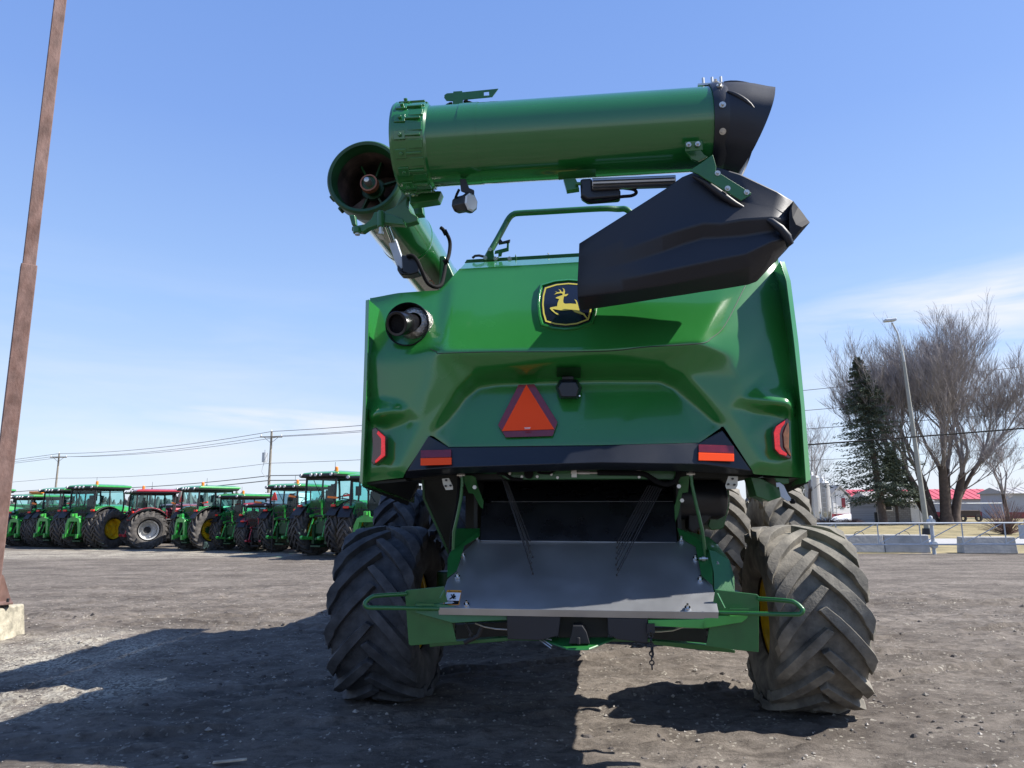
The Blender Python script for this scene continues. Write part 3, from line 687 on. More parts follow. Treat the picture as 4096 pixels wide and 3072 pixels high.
lamp([(1.5105,0.04,2.324),(1.5244,0.04,2.3135),(1.5244,0.04,2.2447),(1.5117,0.04,2.1192),(1.5257,0.04,2.0441),(1.5046,0.04,2.0325),(1.4398,0.03,2.0645),(1.4106,0.03,2.1049),(1.409,0.03,2.2255),(1.4285,0.03,2.2706)],
     [(1.494,0.026,2.3043),(1.4289,0.018,2.2621),(1.4107,0.018,2.2221),(1.4107,0.018,2.1059),(1.4391,0.018,2.0696),(1.4863,0.026,2.0556),(1.4914,0.026,2.0734),(1.4546,0.018,2.0992),(1.4456,0.018,2.1233),(1.4485,0.018,2.2084),(1.461,0.018,2.2484),(1.4895,0.026,2.2821)],
     [(1.5123,0.026,2.2888),(1.5168,0.026,2.2433),(1.5049,0.026,2.1151),(1.5169,0.026,2.0532),(1.5042,0.026,2.0633),(1.4737,0.02,2.1181),(1.4732,0.02,2.2082),(1.4908,0.02,2.2532)], .09)

# ---- exhaust
ec = [(-1.2553,0.12,3.1145)][0]; er = .172
ex = MB()
ex.lathe([(-.035, er * 1.02), (-.045, er), (-.035, er * .95), (.06, er * .92), (.16, er * .8), (.16, .001)], 'Y', 48, ec)
exo = ex.build('exhaust', EXH, H, smooth=30)
hsd = MB()
hsd.lathe([(.12, .14), (.04, .135), (-.01, .115), (-.03, .085), (-.03, .07)], 'Y', 36, (ec[0] + .045, ec[1] - .01, ec[2] + .02))
hsd.build('heat_shield', FOIL, exo, smooth=50)
pp = MB(); a0 = V((ec[0] + .04, ec[1] + .0, ec[2] + .015)); a1 = V([(-1.2903,-0.09,3.072)][0])
ax_ = (a1 - a0).normalized()
def ringp(c, r, n=32):
    x = ax_.cross(V((0, 0, 1))).normalized(); y = x.cross(ax_)
    return [c + r * (cos(2 * pi * k / n) * x + sin(2 * pi * k / n) * y) for k in range(n)]
pp.loft([ringp(a0, .072), ringp(a0.lerp(a1, .35), .074), ringp(a0.lerp(a1, .5), .088), ringp(a1, .094), ringp(a1 + ax_ * .004, .09), ringp(a1 + ax_ * .002, .072), ringp(a1 - ax_ * .04, .07)], True, False)
pp.build('pipe', EXH, exo, smooth=40)
gd = MB(); x = ax_.cross(V((0, 0, 1))).normalized(); y = x.cross(ax_); cc = a1 - ax_ * .03
for i in range(-6, 7):
    q = i * .0105; l = sqrt(max(0, .07 ** 2 - q * q))
    gd.cyl(cc + x * q - y * l, cc + x * q + y * l, .0014, 4); gd.cyl(cc + y * q - x * l, cc + y * q + x * l, .0014, 4)
gd.build('grille', DARK, exo)
MB().poly(ringp(a1 - ax_ * .038, .07)).build('pipe_inside', BLACK, exo, smooth=0)

# ---- emblem
def offs(pts, k, dy=0):
    c = sum((V(p) for p in pts), V()) / len(pts); return [c + (V(p) - c) * k + V((0, dy, 0)) for p in pts]
sh = [(-0.1936,0.2825,3.4219),(-0.1064,0.3001,3.4518),(-0.0134,0.306,3.4591),(0.0756,0.3013,3.4464),(0.1567,0.286,3.414),(0.1676,0.2521,3.3496),(0.1676,0.2099,3.2713),(0.1554,0.163,3.1864),(0.1351,0.1196,3.1095),(0.0515,0.0985,3.0752),(-0.0335,0.0915,3.0658),(-0.1154,0.0974,3.0791),(-0.1827,0.1114,3.1064),(-0.2018,0.1513,3.1785),(-0.211,0.1982,3.2645),(-0.2078,0.2427,3.3471)]
em = MB(); em.prism(offs(sh, 1.09), (0, .02, 0)); emb = em.build('emblem', NAVY, H, smooth=0, bevel=.004)
bm_ = MB(); bm_.bridge(offs(sh + sh[:1], 1.03, -.003)[:-1] + [offs(sh, 1.03, -.003)[0]], offs(sh, .965, -.003) + [offs(sh, .965, -.003)[0]])
A_, B_ = offs(sh, 1.03, -.003), offs(sh, .965, -.003); bm_ = MB(); n_ = len(sh)
bm_.add(A_ + B_, [(i, (i + 1) % n_, n_ + (i + 1) % n_, n_ + i) for i in range(n_)])
bm_.build('border', GOLD, emb, smooth=0)
deer = [(-0.1116,0.2263,3.3236),(-0.1046,0.2291,3.3286),(-0.0572,0.2404,3.3477),(-0.0598,0.2474,3.361),(-0.0732,0.2493,3.3651),(-0.105,0.2462,3.3606),(-0.1226,0.2415,3.3526),(-0.1139,0.2486,3.3654),(-0.1034,0.2516,3.3707),(-0.1166,0.2587,3.3845),(-0.0974,0.2544,3.3758),(-0.0804,0.2558,3.3777),(-0.0787,0.2615,3.3883),(-0.092,0.2704,3.4056),(-0.0752,0.2662,3.397),(-0.0663,0.2568,3.3789),(-0.0539,0.2563,3.3775),(-0.0515,0.2662,3.396),(-0.0605,0.2774,3.4177),(-0.0451,0.2708,3.4046),(-0.0394,0.2579,3.38),(-0.0428,0.2427,3.3515),(-0.0125,0.2462,3.3569),(-0.022,0.238,3.3419),(-0.0325,0.2333,3.3336),(-0.0476,0.2333,3.3342),(-0.0534,0.2122,3.2952),(-0.0515,0.2005,3.2735),(-0.0393,0.1947,3.2622),(0.0008,0.1958,3.2628),(0.0477,0.1935,3.2567),(0.0444,0.2052,3.2784),(0.033,0.2181,3.3027),(0.0497,0.2122,3.2912),(0.0582,0.1982,3.2649),(0.0648,0.1794,3.2303),(0.0731,0.156,3.1875),(0.1088,0.1431,3.163),(0.132,0.1197,3.1202),(0.125,0.1157,3.1134),(0.0984,0.1368,3.152),(0.0626,0.1443,3.1668),(0.0352,0.1513,3.1805),(0.0146,0.163,3.2024),(-0.0131,0.1619,3.2013),(-0.0545,0.1583,3.1965),(-0.0823,0.1619,3.204),(-0.1345,0.1677,3.2166),(-0.1149,0.1513,3.1861),(-0.0906,0.1431,3.1704),(-0.0817,0.1337,3.1532),(-0.106,0.1408,3.1667),(-0.1411,0.1583,3.1998),(-0.1572,0.1712,3.2239),(-0.1487,0.1759,3.2321),(-0.1001,0.1818,3.2409),(-0.0969,0.1982,3.271),(-0.0851,0.2193,3.3095),(-0.1098,0.2228,3.317)]
dm = bpy.data.meshes.new('deer'); b_ = bmesh.new()
fv = [b_.verts.new(p) for p in deer]; ff = b_.faces.new(fv); bmesh.ops.triangulate(b_, faces=[ff]); b_.to_mesh(dm); b_.free()
dm.materials.append(GOLD); do = bpy.data.objects.new('leaping_deer', dm); C.objects.link(do); do.parent = emb
rg = MB(); R0, R1, R2, R3 = offs(sh, 1.10, .012), offs(sh, 1.16, -.012), offs(sh, 1.22, -.01), offs(sh, 1.33, .045)
for A_, B_ in ((R0, R1), (R1, R2), (R2, R3)):
    rg.add(A_ + B_, [(i, (i + 1) % n_, n_ + (i + 1) % n_, n_ + i) for i in range(n_)])
rg.build('surround', GREEN, emb, smooth=40)

# ---- unloading auger: inner tube running forward, outer tube folded across the rear
au = empty('unloading_auger', (0, 0, 0), 0, H)
ti = MB(); cI = V((-1.742, .50, 4.516)); K_ = 1.1
ti.lathe([(0.08, .278), (5.2, .278)], 'Y', 64, cI)
for yy in (1.25, 2.75): ti.lathe([(yy, .279), (yy + .01, .283), (yy + .05, .283), (yy + .06, .279)], 'Y', 64, cI)
it = ti.build('inner_tube', GREENT, au, smooth=40)
fl = MB(); fl.lathe([(y_ * K_, r_ * K_) for y_, r_ in [(-.10, .268), (-.105, .290), (-.09, .304), (.03, .304), (.05, .29), (.16, .275), (.26, .256), (.10, .252), (.0, .250), (-.03, .252), (-.05, .262), (-.10, .268)]], 'Y', 72, cI)
for a in (205, 228, 95):
    x, z = .343 * cos(radians(a)), .343 * sin(radians(a)); fl.cyl((cI.x + x, cI.y - .06, cI.z + z), (cI.x + x, cI.y + 0.02, cI.z + z), .013, 8)
fl.build('end_ring', DKGREEN, au, smooth=35)
si = MB(); si.lathe([(-.01, .274), (1.2, .274)], 'Y', 64, cI); si.build('tube_lining', RUST, au, smooth=40)
sf = MB(); c0 = cI
sf.cyl(c0 + V((0, 5, 0)), c0 + V((0, .10, 0)), .05, 24); sf.cyl(c0 + V((0, .02, 0)), c0 + V((0, .13, 0)), .068, 24)
sf.lathe([(.11, .108), (.145, .108), (.145, .055)], 'Y', 30, c0)
for a in (118, 78, 20, 240, 300):
    d = V((cos(radians(a)), 0, sin(radians(a)))); sf.beam(c0 + d * .09 + V((0, .15, 0)), c0 + d * .272 + V((0, .19, 0)), .016, .05, (0, 1, 0))
sf.build('shaft_bearing', DKGREEN, au, smooth=35)
MB().lathe([(-.06, .001), (-.055, .022), (-.033, .033), (.022, .035)], 'Y', 20, c0).build('shaft_tip', ZINC, au, smooth=40)
MB().lathe([(.005, .064), (.005, .077), (.055, .081), (.055, .064)], 'Y', 30, c0).build('drive_collar', COPPER, au, smooth=40)
fg = MB()
NS = 60; ra, rb_ = .055, .262; P_ = []
for i in range(NS + 1):
    a = -pi * .80 + i * 2 * pi * 1.6 / NS; y_ = .17 + i * .68 / NS
    P_.append((c0 + V((cos(a) * ra, y_, sin(a) * ra)), c0 + V((cos(a) * rb_, y_, sin(a) * rb_))))
for i in range(NS): fg.add([P_[i][0], P_[i][1], P_[i + 1][1], P_[i + 1][0]], [(0, 1, 2, 3)])
fg.build('flighting', RUST, au, smooth=60)

# outer tube
oy, oz = -.40, 4.31
to = MB(); cO = V((0, oy, oz))
to.lathe([(-1.08, .283), (1.055, .283)], 'X', 72, cO)
to.lathe([(-.73, .284), (-.73, .2865), (-.60, .2865), (-.60, .284)], 'X', 72, cO)
ot = to.build('outer_tube', GREENT, au, smooth=40)
# ribbed casting ring at the hinge end
cr = MB()
cr.lathe([(-1.20, .285), (-1.20, .317), (-1.182, .324), (-1.155, .318), (-1.0, .305), (-.965, .298), (-.95, .284)], 'X', 96, cO)
cr.lathe([(-1.20, .285), (-1.12, .27)], 'X', 48, cO)
ring_o = cr.build('hinge_ring', GREENT, au, smooth=30)
rb2 = MB()
for k in range(16):
    a = radians(12 + k * 22.5); d = V((0, cos(a), sin(a))); t = V((0, -sin(a), cos(a)))
    R_ = Matrix((V((1, 0, 0)), t, d)).transposed()
    rb2.box(cO + V((-1.07, 0, 0)) + d * .315, (.18, .018, .02), R_)
    rb2.box(cO + V((-1.125, 0, 0)) + d * .318, (.08, .066, .016), R_)
    rb2.cyl(cO + V((-1.12, 0, 0)) + d * .31, cO + V((-1.12, 0, 0)) + d * .345, .015, 8)
    a2 = a + radians(11.25); d2 = V((0, cos(a2), sin(a2))); t2 = V((0, -sin(a2), cos(a2))); R2_ = Matrix((V((1, 0, 0)), t2, d2)).transposed()
    rb2.box(cO + V((-1.02, 0, 0)) + d2 * .303, (.10, .062, .016), R2_)
rb2.build('rib', GREENT, ring_o, bevel=.005)
# hinge brackets under the joint
hb = MB()
hb.prism([(-1.2813,-0.12,4.1709),(-1.1742,-0.12,4.1645),(-1.1292,-0.08,4.0752),(-1.2305,-0.08,4.0811),(-1.2352,-0.08,4.0193),(-1.1982,-0.08,3.9556),(-1.1441,-0.08,3.9158),(-1.1464,-0.08,3.8822),(-1.2437,-0.08,3.8598),(-1.3808,-0.08,3.8732),(-1.443,-0.08,3.9628),(-1.3245,-0.08,4.012),(-1.2788,-0.08,4.1025)], (0, .07, 0))
hb.prism([(-1.647,-0.14,3.8409),(-1.5404,-0.14,3.8567),(-1.4941,-0.14,3.8969),(-1.4719,-0.14,3.9507),(-1.4067,-0.14,3.9502),(-1.2457,-0.14,3.8835),(-1.2269,-0.14,3.828),(-1.3864,-0.14,3.8546),(-1.445,-0.14,3.8395),(-1.5154,-0.14,3.8188),(-1.5561,-0.14,3.7906),(-1.6488,-0.14,3.8075)], (0, .06, 0))
hb.prism([(-1.689,-0.1,3.9553),(-1.6406,-0.1,3.9527),(-1.6256,-0.1,3.8655),(-1.6617,-0.1,3.8674)], (0, .05, 0))
for t_, rr, ln in (([(-1.604,-0.14,3.8052)][0], .030, .05), ([(-1.1868,-0.26,4.0743)][0], .040, .07), ([(-1.4166,-0.15,3.8824)][0], .026, .13)):
    hb.cyl(V(t_) + V((0, 0, -ln / 2)), V(t_) + V((0, 0, ln / 2)), rr, 20)
hb.prism([(-1.2288,-0.02,4.1084),(-1.1384,-0.02,4.1032),(-1.118,-0.02,3.9647),(-1.1838,-0.02,3.9621)], (0, .08, 0))
hb.prism([(-1.1819,-0.2,4.0443),(-0.9688,-0.2,4.0652),(-0.9369,-0.2,4.0611),(-0.9625,-0.2,3.9894),(-1.0845,-0.2,3.9775),(-1.1804,-0.2,3.9718)], (0, .10, 0))
hb.build('hinge_bracket', GREEN2, au, bevel=.008)
pn = MB()
for t_, rr, ln in (([(-1.5992,-0.14,3.7837)][0], .02, .03), ([(-1.1867,-0.26,4.0382)][0], .024, .03), ([(-1.414,-0.15,3.7883)][0], .014, .06), ([(-1.4117,-0.15,3.7701)][0], .02, .02)):
    pn.cyl(V(t_) + V((0, 0, -ln / 2)), V(t_) + V((0, 0, ln / 2)), rr, 18)
pn.build('hinge_pin', ZINC, au, smooth=30)
# small fittings on top of the ring
tp = MB()
tp.prism([(-1.2365,-0.4,4.6304),(-1.2053,-0.4,4.6539),(-1.1956,-0.4,4.6892),(-1.1808,-0.4,4.688),(-1.1758,-0.4,4.6517),(-1.105,-0.4,4.6397),(-1.1046,-0.4,4.6206)], (0, .05, 0))
tp.cyl([(-1.1559,-0.44,4.6171)][0], [(-1.1565,-0.44,4.645)][0], .016, 8); tp.cyl([(-1.1058,-0.44,4.6156)][0], [(-1.1062,-0.44,4.6356)][0], .010, 8)
tp.build('lifting_lug', GREEN2, au, bevel=.004)
# marker bracket on top of the tube
mb = MB()
mb.prism([(-0.8112,-0.42,4.5813),(-0.8119,-0.42,4.6568),(-0.8606,-0.42,4.6627),(-0.8765,-0.42,4.6862),(-0.8747,-0.42,4.7084),(-0.8561,-0.42,4.7204),(-0.8094,-0.42,4.7202),(-0.8085,-0.42,4.7313),(-0.7422,-0.42,4.7306),(-0.7421,-0.42,4.7205),(-0.4749,-0.42,4.7287),(-0.5199,-0.42,4.6668),(-0.5414,-0.42,4.6673),(-0.5435,-0.42,4.7129),(-0.5814,-0.42,4.7114),(-0.5814,-0.42,4.6803),(-0.5414,-0.42,4.6795),(-0.5394,-0.42,4.6661),(-0.7365,-0.42,4.6611),(-0.7411,-0.42,4.5762)], (0, .008, 0))
mb.build('marker_bracket', GREEN2, au, smooth=0)
w = MB(); w.tube([(-0.8779,-0.4,4.6272),(-0.8542,-0.4,4.6433),(-0.8179,-0.4,4.6472)], .008, 8); w.tube([(-0.735,-0.4,4.6566),(-0.6936,-0.4,4.6513),(-0.6502,-0.4,4.6302)], .008, 8)
w.cyl([(-0.8438,-0.4,4.6425)][0], [(-0.8199,-0.4,4.6452)][0], .014, 8); w.cyl([(-0.7298,-0.4,4.6518)][0], [(-0.7019,-0.4,4.6541)][0], .014, 8)
w.build('wiring', BLACK, au)

# work lamp hanging below the tube
wl = MB()
wl.prism([(-0.7477,-0.46,4.0201),(-0.7047,-0.46,4.0175),(-0.6793,-0.46,3.9476),(-0.6444,-0.46,3.9297),(-0.6442,-0.46,3.891),(-0.689,-0.46,3.9062),(-0.7391,-0.46,3.9301)], (0, .02, 0))
wlo = wl.build('lamp_mount', DARK, au, bevel=.003)
lb = MB(); ca = V([(-0.7371,-0.44,3.8343)][0]); cb_ = ca + V((.055, -.035, -.008))
dd = (cb_ - ca).normalized(); X_ = dd.cross(V((0, 0, 1))).normalized(); Y_ = X_.cross(dd)
def hexr(c, r, n=8): return [c + r * (cos(2 * pi * (k + .5) / n) * X_ + sin(2 * pi * (k + .5) / n) * Y_) for k in range(n)]
lb.loft([hexr(ca - dd * .06, .04), hexr(ca - dd * .04, .06), hexr(ca + dd * .03, .062), hexr(cb_, .074), hexr(cb_ + dd * .025, .074)], True, True)
lbo = lb.build('work_lamp', BLACKPL, au, smooth=20, bevel=.005)
ll = MB(); ll.loft([hexr(cb_ + dd * .026, .066), hexr(cb_ + dd * .036, .055)], True, True); ll.build('lens', LENS, lbo)
wj = MB(); wj.tube([(-0.7531,-0.45,3.944),(-0.7708,-0.45,3.9051),(-0.7825,-0.45,3.869),(-0.7702,-0.45,3.8421)], .010, 8); wj.cyl([(-0.7818,-0.44,3.8012)][0], [(-0.7498,-0.44,3.7994)][0], .018, 10); wj.build('lamp_cable', BLACK, lbo)

# swing cylinder and hoses beside the inner tube
sc_ = MB(); sc_.tube([(-1.5584,0.512,4.102),(-1.545,0.644,4.0206)], .014, 10); sc_.tube([(-1.5793,0.512,4.1031),(-1.5636,0.644,4.0151)], .010, 8)
sc_.build('swing_rod', CHROME, au, smooth=40)
sb = MB(); sb.prism([(-1.5907,0.644,4.0037),(-1.5269,0.644,4.0453),(-1.4629,0.644,3.8575),(-1.456,0.644,3.7687),(-1.5002,0.644,3.7581)], (0, .06, 0)); sb.build('swing_cylinder', GALV, au, bevel=.006)
sb = MB(); sb.prism([(-1.5025,0.622,3.8009),(-1.4545,0.622,3.7485),(-1.4675,0.622,3.8877),(-1.3499,0.622,3.8632),(-1.3052,0.622,3.7669),(-1.3105,0.622,3.717),(-1.3896,0.622,3.698),(-1.4757,0.622,3.7056),(-1.5038,0.622,3.7507)], (0, .12, 0)); sb.build('actuator', BLACKPL, au, bevel=.012)
sh_ = MB(); sh_.tube(spl([(-1.4117,0.6,3.858),(-1.3627,0.6,3.862),(-1.319,0.6,3.8161),(-1.2809,0.6,3.7331),(-1.2546,0.622,3.6647),(-1.2225,0.644,3.6146),(-1.1712,0.688,3.6003),(-1.1371,0.754,3.6464),(-1.1324,0.842,3.7711),(-1.13,0.897,3.881),(-1.1178,0.974,4.0006),(-1.1166,1.007,4.12),(-1.1326,0.974,4.1819),(-1.1644,0.908,4.2173),(-1.179,0.886,4.2251)]), .017, 10)
for t_ in [(-1.1279,0.886,3.9005),(-1.1456,0.93,4.1958)]: sh_.cyl(V(t_) + V((-.02, 0, -.01)), V(t_) + V((.02, 0, .01)), .025, 8)
sh_.build('hose', BLACK, au)
dl = MB()
def on_tube(y0, y1, a0, a1, m, nm):
    q = MB(); r = .2795
    for i in range(4):
        b0 = radians(a0 + (a1 - a0) * i / 4); b1 = radians(a0 + (a1 - a0) * (i + 1) / 4)
        q.add([(cI.x + r * cos(b0), y0, cI.z + r * sin(b0)), (cI.x + r * cos(b1), y0, cI.z + r * sin(b1)), (cI.x + r * cos(b1), y1, cI.z + r * sin(b1)), (cI.x + r * cos(b0), y1, cI.z + r * sin(b0))], [(0, 1, 2, 3)])
    return q.build(nm, m, au)
on_tube(1.0, 1.15, 252, 264, WHITE, 'decal'); on_tube(2.45, 2.6, 286, 296, ORBR, 'decal'); on_tube(2.47, 2.58, 287.5, 294.5, WHITE, 'decal')

# tube clamp ring and elbow spout
el = MB(); Rc = .60; rr = .292; ringsO = []; 
def elr(phi, r, ex=0):
    c = V((1.055 + Rc * sin(phi), oy, oz - Rc + Rc * cos(phi))); u = V((sin(phi), 0, cos(phi))); t = V((cos(phi), 0, -sin(phi)))
    out = []
    for k in range(48):
        a = 2 * pi * k / 48; s_ = r
        rib_ = .012 * max(0, 1 - abs(((k % 12) - 6) / 1.6)) * (1 if 0 < phi < .5 else .0)
        out.append(c + (s_ + rib_) * (cos(a) * u + sin(a) * V((0, 1, 0))) + t * (ex + .06 * abs(sin(a)) * (phi > .33)))
    return out
rs = [elr(0, .296, -.0)] + [elr(radians(p), .296 + .0005 * p) for p in (4, 8, 12, 16, 19)] + [elr(radians(21), .312, .025)]
el.loft(rs, True, False); el.loft([elr(radians(21), .312, .025), elr(radians(21), .300, .025)] + [elr(radians(p), .288) for p in (17, 12, 2)], True, False)
sp_o = el.build('spout', SCOOP, au, smooth=40)
for a0_, a1_ in ((58, 40), (22, 0)):
    rbp = []
    for k_ in range(7):
        ph_ = radians(3 + 16 * k_ / 6); an = radians(a0_ + (a1_ - a0_) * k_ / 6); c_ = V((1.055 + Rc * sin(ph_), oy, oz - Rc + Rc * cos(ph_))); u_ = V((sin(ph_), 0, cos(ph_)))
        rbp.append(c_ + .302 * (sin(an) * u_ + cos(an) * V((0, -1, 0))))
    rr_ = MB(); rr_.tube(rbp, [.006, .012, .014, .014, .013, .010, .004], 8); rr_.build('raised_rib', SCOOP, sp_o, smooth=60)
cl = MB(); cl.lathe([(1.0, .286), (1.0, .298), (1.03, .304), (1.075, .304), (1.10, .298)], 'X', 64, cO)
cl.build('clamp_band', BLACKPL, sp_o, smooth=35)
bl = MB()
for a in (66, 34, 0, -32):
    d = V((0, -cos(radians(a)), sin(radians(a)))); p = cO + V((1.05, 0, 0)) + d * .30; bl.cyl(p, p + d * .012, .022, 14); bl.cyl(p, p + d * .028, .011, 6)
for x_ in (.98, 1.04, 1.10): bl.cyl((x_, oy - .06, oz + .29), (x_, oy - .06, oz + .36), .010, 8)
bl.beam((.94, oy - .06, oz + .305), (1.16, oy - .06, oz + .305), .03, .014)
bl.build('bolt', ZINC, sp_o)
sk = MB(); sk.prism([(1.3079,-0.42,4.201),(1.2713,-0.42,4.1063),(1.2583,-0.42,4.0616),(1.1931,-0.42,3.966),(1.0904,-0.42,4.0042),(1.0453,-0.42,4.0298),(1.0231,-0.42,4.0997),(1.0475,-0.42,4.167),(1.1754,-0.42,4.2273)], (0, .35, 0))
sk.build('lower_lip', SCOOP, sp_o, smooth=25, bevel=.03)

# ---- hinged chute scoop
bt = MB()
L0 = [(0.0914,-0.63,3.4323),(0.3781,-0.639,3.6036),(0.6637,-0.647,3.7756),(0.7752,-0.656,3.8489),(0.8342,-0.665,3.8667),(0.9868,-0.674,3.899),(1.1326,-0.683,3.8371),(1.3569,-0.691,3.698),(1.4514,-0.7,3.6205)]
L1 = [(0.0865,-0.647,3.3304),(0.3718,-0.656,3.4242),(0.6424,-0.664,3.5393),(0.7822,-0.673,3.6178),(0.8601,-0.682,3.6412),(0.9853,-0.691,3.6512),(1.1269,-0.7,3.6338),(1.3215,-0.708,3.5828),(1.447,-0.717,3.5306)]
L2 = [(0.0822,-0.64,3.2749),(0.37,-0.649,3.3584),(0.6337,-0.707,3.4277),(0.7697,-0.716,3.4639),(0.8849,-0.725,3.4873),(0.9878,-0.734,3.4761),(1.1197,-0.742,3.4914),(1.296,-0.751,3.4935),(1.4544,-0.71,3.4767)]
L3 = [(0.0778,-0.64,3.2119),(0.367,-0.649,3.264),(0.6347,-0.657,3.3375),(0.7719,-0.666,3.3795),(0.8881,-0.675,3.4067),(0.9922,-0.684,3.4031),(1.1335,-0.693,3.4027),(1.3124,-0.701,3.4212),(1.4504,-0.71,3.4207)]
L4 = [(0.0732,-0.638,3.1394),(0.3638,-0.647,3.1606),(0.6239,-0.705,3.1865),(0.7581,-0.714,3.208),(0.8719,-0.723,3.2251),(0.9753,-0.732,3.2424),(1.1251,-0.74,3.2628),(1.2858,-0.749,3.3324),(1.4477,-0.708,3.3758)]
L5 = [(0.0732,-0.62,3.0614),(0.3622,-0.629,3.0886),(0.6273,-0.637,3.1164),(0.7629,-0.646,3.1335),(0.8781,-0.655,3.1512),(0.9828,-0.664,3.1692),(1.1634,-0.673,3.2039),(1.3188,-0.681,3.3059),(1.418,-0.69,3.3507)]
L6 = [(0.0888,-0.44,3.0201),(0.3677,-0.449,3.0498),(0.6426,-0.458,3.0823),(0.7832,-0.466,3.0966),(0.9023,-0.475,3.1091),(1.0104,-0.484,3.1177),(1.1871,-0.492,3.1394),(1.24,-0.501,3.1552),(1.3894,-0.51,3.3137)]
bt.loft([L0, L1, L2, L3, L4, L5, L6], False, False)
bt.bridge([L6[-1], L5[-1]], [V(L6[-1]) + V((0, .1, 0)), V(L5[-1]) + V((0, .1, 0))])
back = .62
bt.loft([L0, [V(p) + V((0, .25, -.02)) for p in L0], [V(p) + V((0, back, .0)) for p in L0]], False)
bt.loft([L6, [V(p) + V((0, .10, .08)) for p in L6], [V(p) + V((0, back, .34)) for p in L6]], False)
boot = bt.build('chute', SCOOP, au, smooth=22, bevel=.012, seg=3, blim=16)
boot.modifiers['bevel'].harden_normals = False
sm = boot.modifiers.new('solid', 'SOLIDIFY'); sm.thickness = .012
tf = MB()
e0 = [(1.4411,-0.735,3.6053),(1.4276,-0.74,3.5525),(1.4274,-0.745,3.489),(1.4411,-0.75,3.4404),(1.4766,-0.75,3.4213)]; e1 = [(1.4426,-0.73,3.6075),(1.4904,-0.66,3.5946),(1.5199,-0.66,3.546),(1.5376,-0.67,3.5045),(1.5425,-0.7,3.4711)]
tf.bridge(e0, e1); tf.bridge(e0, [(1.4344,-0.73,3.5976),(1.4078,-0.74,3.5228),(1.4014,-0.745,3.4496),(1.3999,-0.745,3.3888),(1.4036,-0.74,3.331)]); tf.poly([(1.4766,-0.75,3.4213),(1.5425,-0.7,3.4711),(1.4441,-0.72,3.3712),(1.4036,-0.74,3.331)])
tf.bridge(e1, [V(p) + V((-.02, .5, 0)) for p in e1]); tf.poly([V(p) for p in [(1.5425,-0.7,3.4711),(1.4441,-0.72,3.3712)]] + [V(p) + V((-.02, .5, 0)) for p in [(1.4441,-0.72,3.3712),(1.5425,-0.7,3.4711)]])
tf.build('chute_tip', TIPM, boot, smooth=20, bevel=.004)
gv = MB(); gv.tube([(0.8375,-0.7,3.8256),(0.902,-0.71,3.7795),(0.9932,-0.715,3.6924),(1.0846,-0.715,3.6138),(1.1573,-0.7,3.583)], [.012, .02, .024, .02, .008], 12)
gv.tube([(1.2569,-0.72,3.5036),(1.2959,-0.745,3.4705),(1.3471,-0.75,3.4199),(1.3862,-0.745,3.3643),(1.4014,-0.73,3.3289),(1.3946,-0.7,3.3205)], [.008, .02, .024, .026, .024, .01], 12)
gv.build('stiffening_rib', SCOOP, boot, smooth=60)
arm = MB(); arm.prism([(0.9625,-0.75,3.9438),(0.9792,-0.75,3.8609),(0.9756,-0.75,3.8294),(1.1853,-0.75,3.667),(1.1827,-0.75,3.6547),(1.1208,-0.75,3.6168),(0.8964,-0.75,3.7848),(0.8593,-0.75,3.8156),(0.8073,-0.75,3.84),(0.8922,-0.75,3.893)], (0, .012, 0))
ar = arm.build('chute_arm', GREEN2, au, bevel=.004)
ab = MB()
for t_ in [(0.9842,-0.75,3.8099),(1.0404,-0.75,3.7026),(1.1562,-0.75,3.6698)]: ab.cyl(V(t_) + V((0, .02, 0)), V(t_) + V((0, -.006, 0)), .018, 14); ab.cyl(V(t_) + V((0, 0, 0)), V(t_) + V((0, -.02, 0)), .010, 6)
ab.build('bolt', ZINC, ar)
br = MB(); br.prism([(0.8136,-0.6,4.058),(0.9122,-0.6,4.0592),(0.9388,-0.58,4.0304),(0.9669,-0.56,4.0279),(0.8964,-0.58,3.9866),(0.8539,-0.6,3.9945)], (0, .02, 0))
br.prism([(0.8017,-0.675,4.0845),(0.9127,-0.675,4.0846),(0.9168,-0.66,4.0247),(0.8025,-0.66,4.0213)], (0, .006, 0)); br.build('tube_bracket', GREEN2, au, bevel=.003)
b2 = MB()
for t_ in [(0.8224,-0.68,4.053),(0.8808,-0.68,4.0535)]: b2.cyl(V(t_), V(t_) + V((0, -.012, 0)), .017, 14); b2.cyl(V(t_), V(t_) + V((0, -.03, 0)), .009, 6)
b2.build('bolt', ZINC, au)
# chute actuator
ac = MB(); ac.cyl([(0.1884,-0.5,3.9013)][0], [(0.7494,-0.5,3.89)][0], .042, 10); aco = ac.build('chute_actuator', STEEL, au, smooth=20)
ag = MB()
for z_ in (-.024, 0, .024): ag.cyl(V([(0.1933,-0.54,3.882)][0]) + V((0, 0, z_)), V([(0.7411,-0.54,3.8712)][0]) + V((0, 0, z_)), .006, 6)
ag.build('groove', DARK, aco)
am = MB(); am.prism([(0.105,-0.5,3.9518),(0.1896,-0.5,3.9523),(0.1906,-0.5,3.8616),(0.3811,-0.5,3.8616),(0.3792,-0.5,3.8),(0.1542,-0.5,3.7939),(0.1076,-0.5,3.827)], (0, .10, 0)); am.build('motor_housing', BLACKPL, aco, bevel=.018, seg=3)
ah = MB(); ah.tube(spl([(0.1126,-0.48,3.8303),(0.154,-0.48,3.794),(0.2222,-0.48,3.7811),(0.317,-0.48,3.7937),(0.3802,-0.48,3.8091),(0.4533,-0.48,3.8128),(0.4852,-0.48,3.8311),(0.4705,-0.48,3.8567),(0.4031,-0.48,3.872)]), .012, 8); ah.build('cable', BLACK, aco)
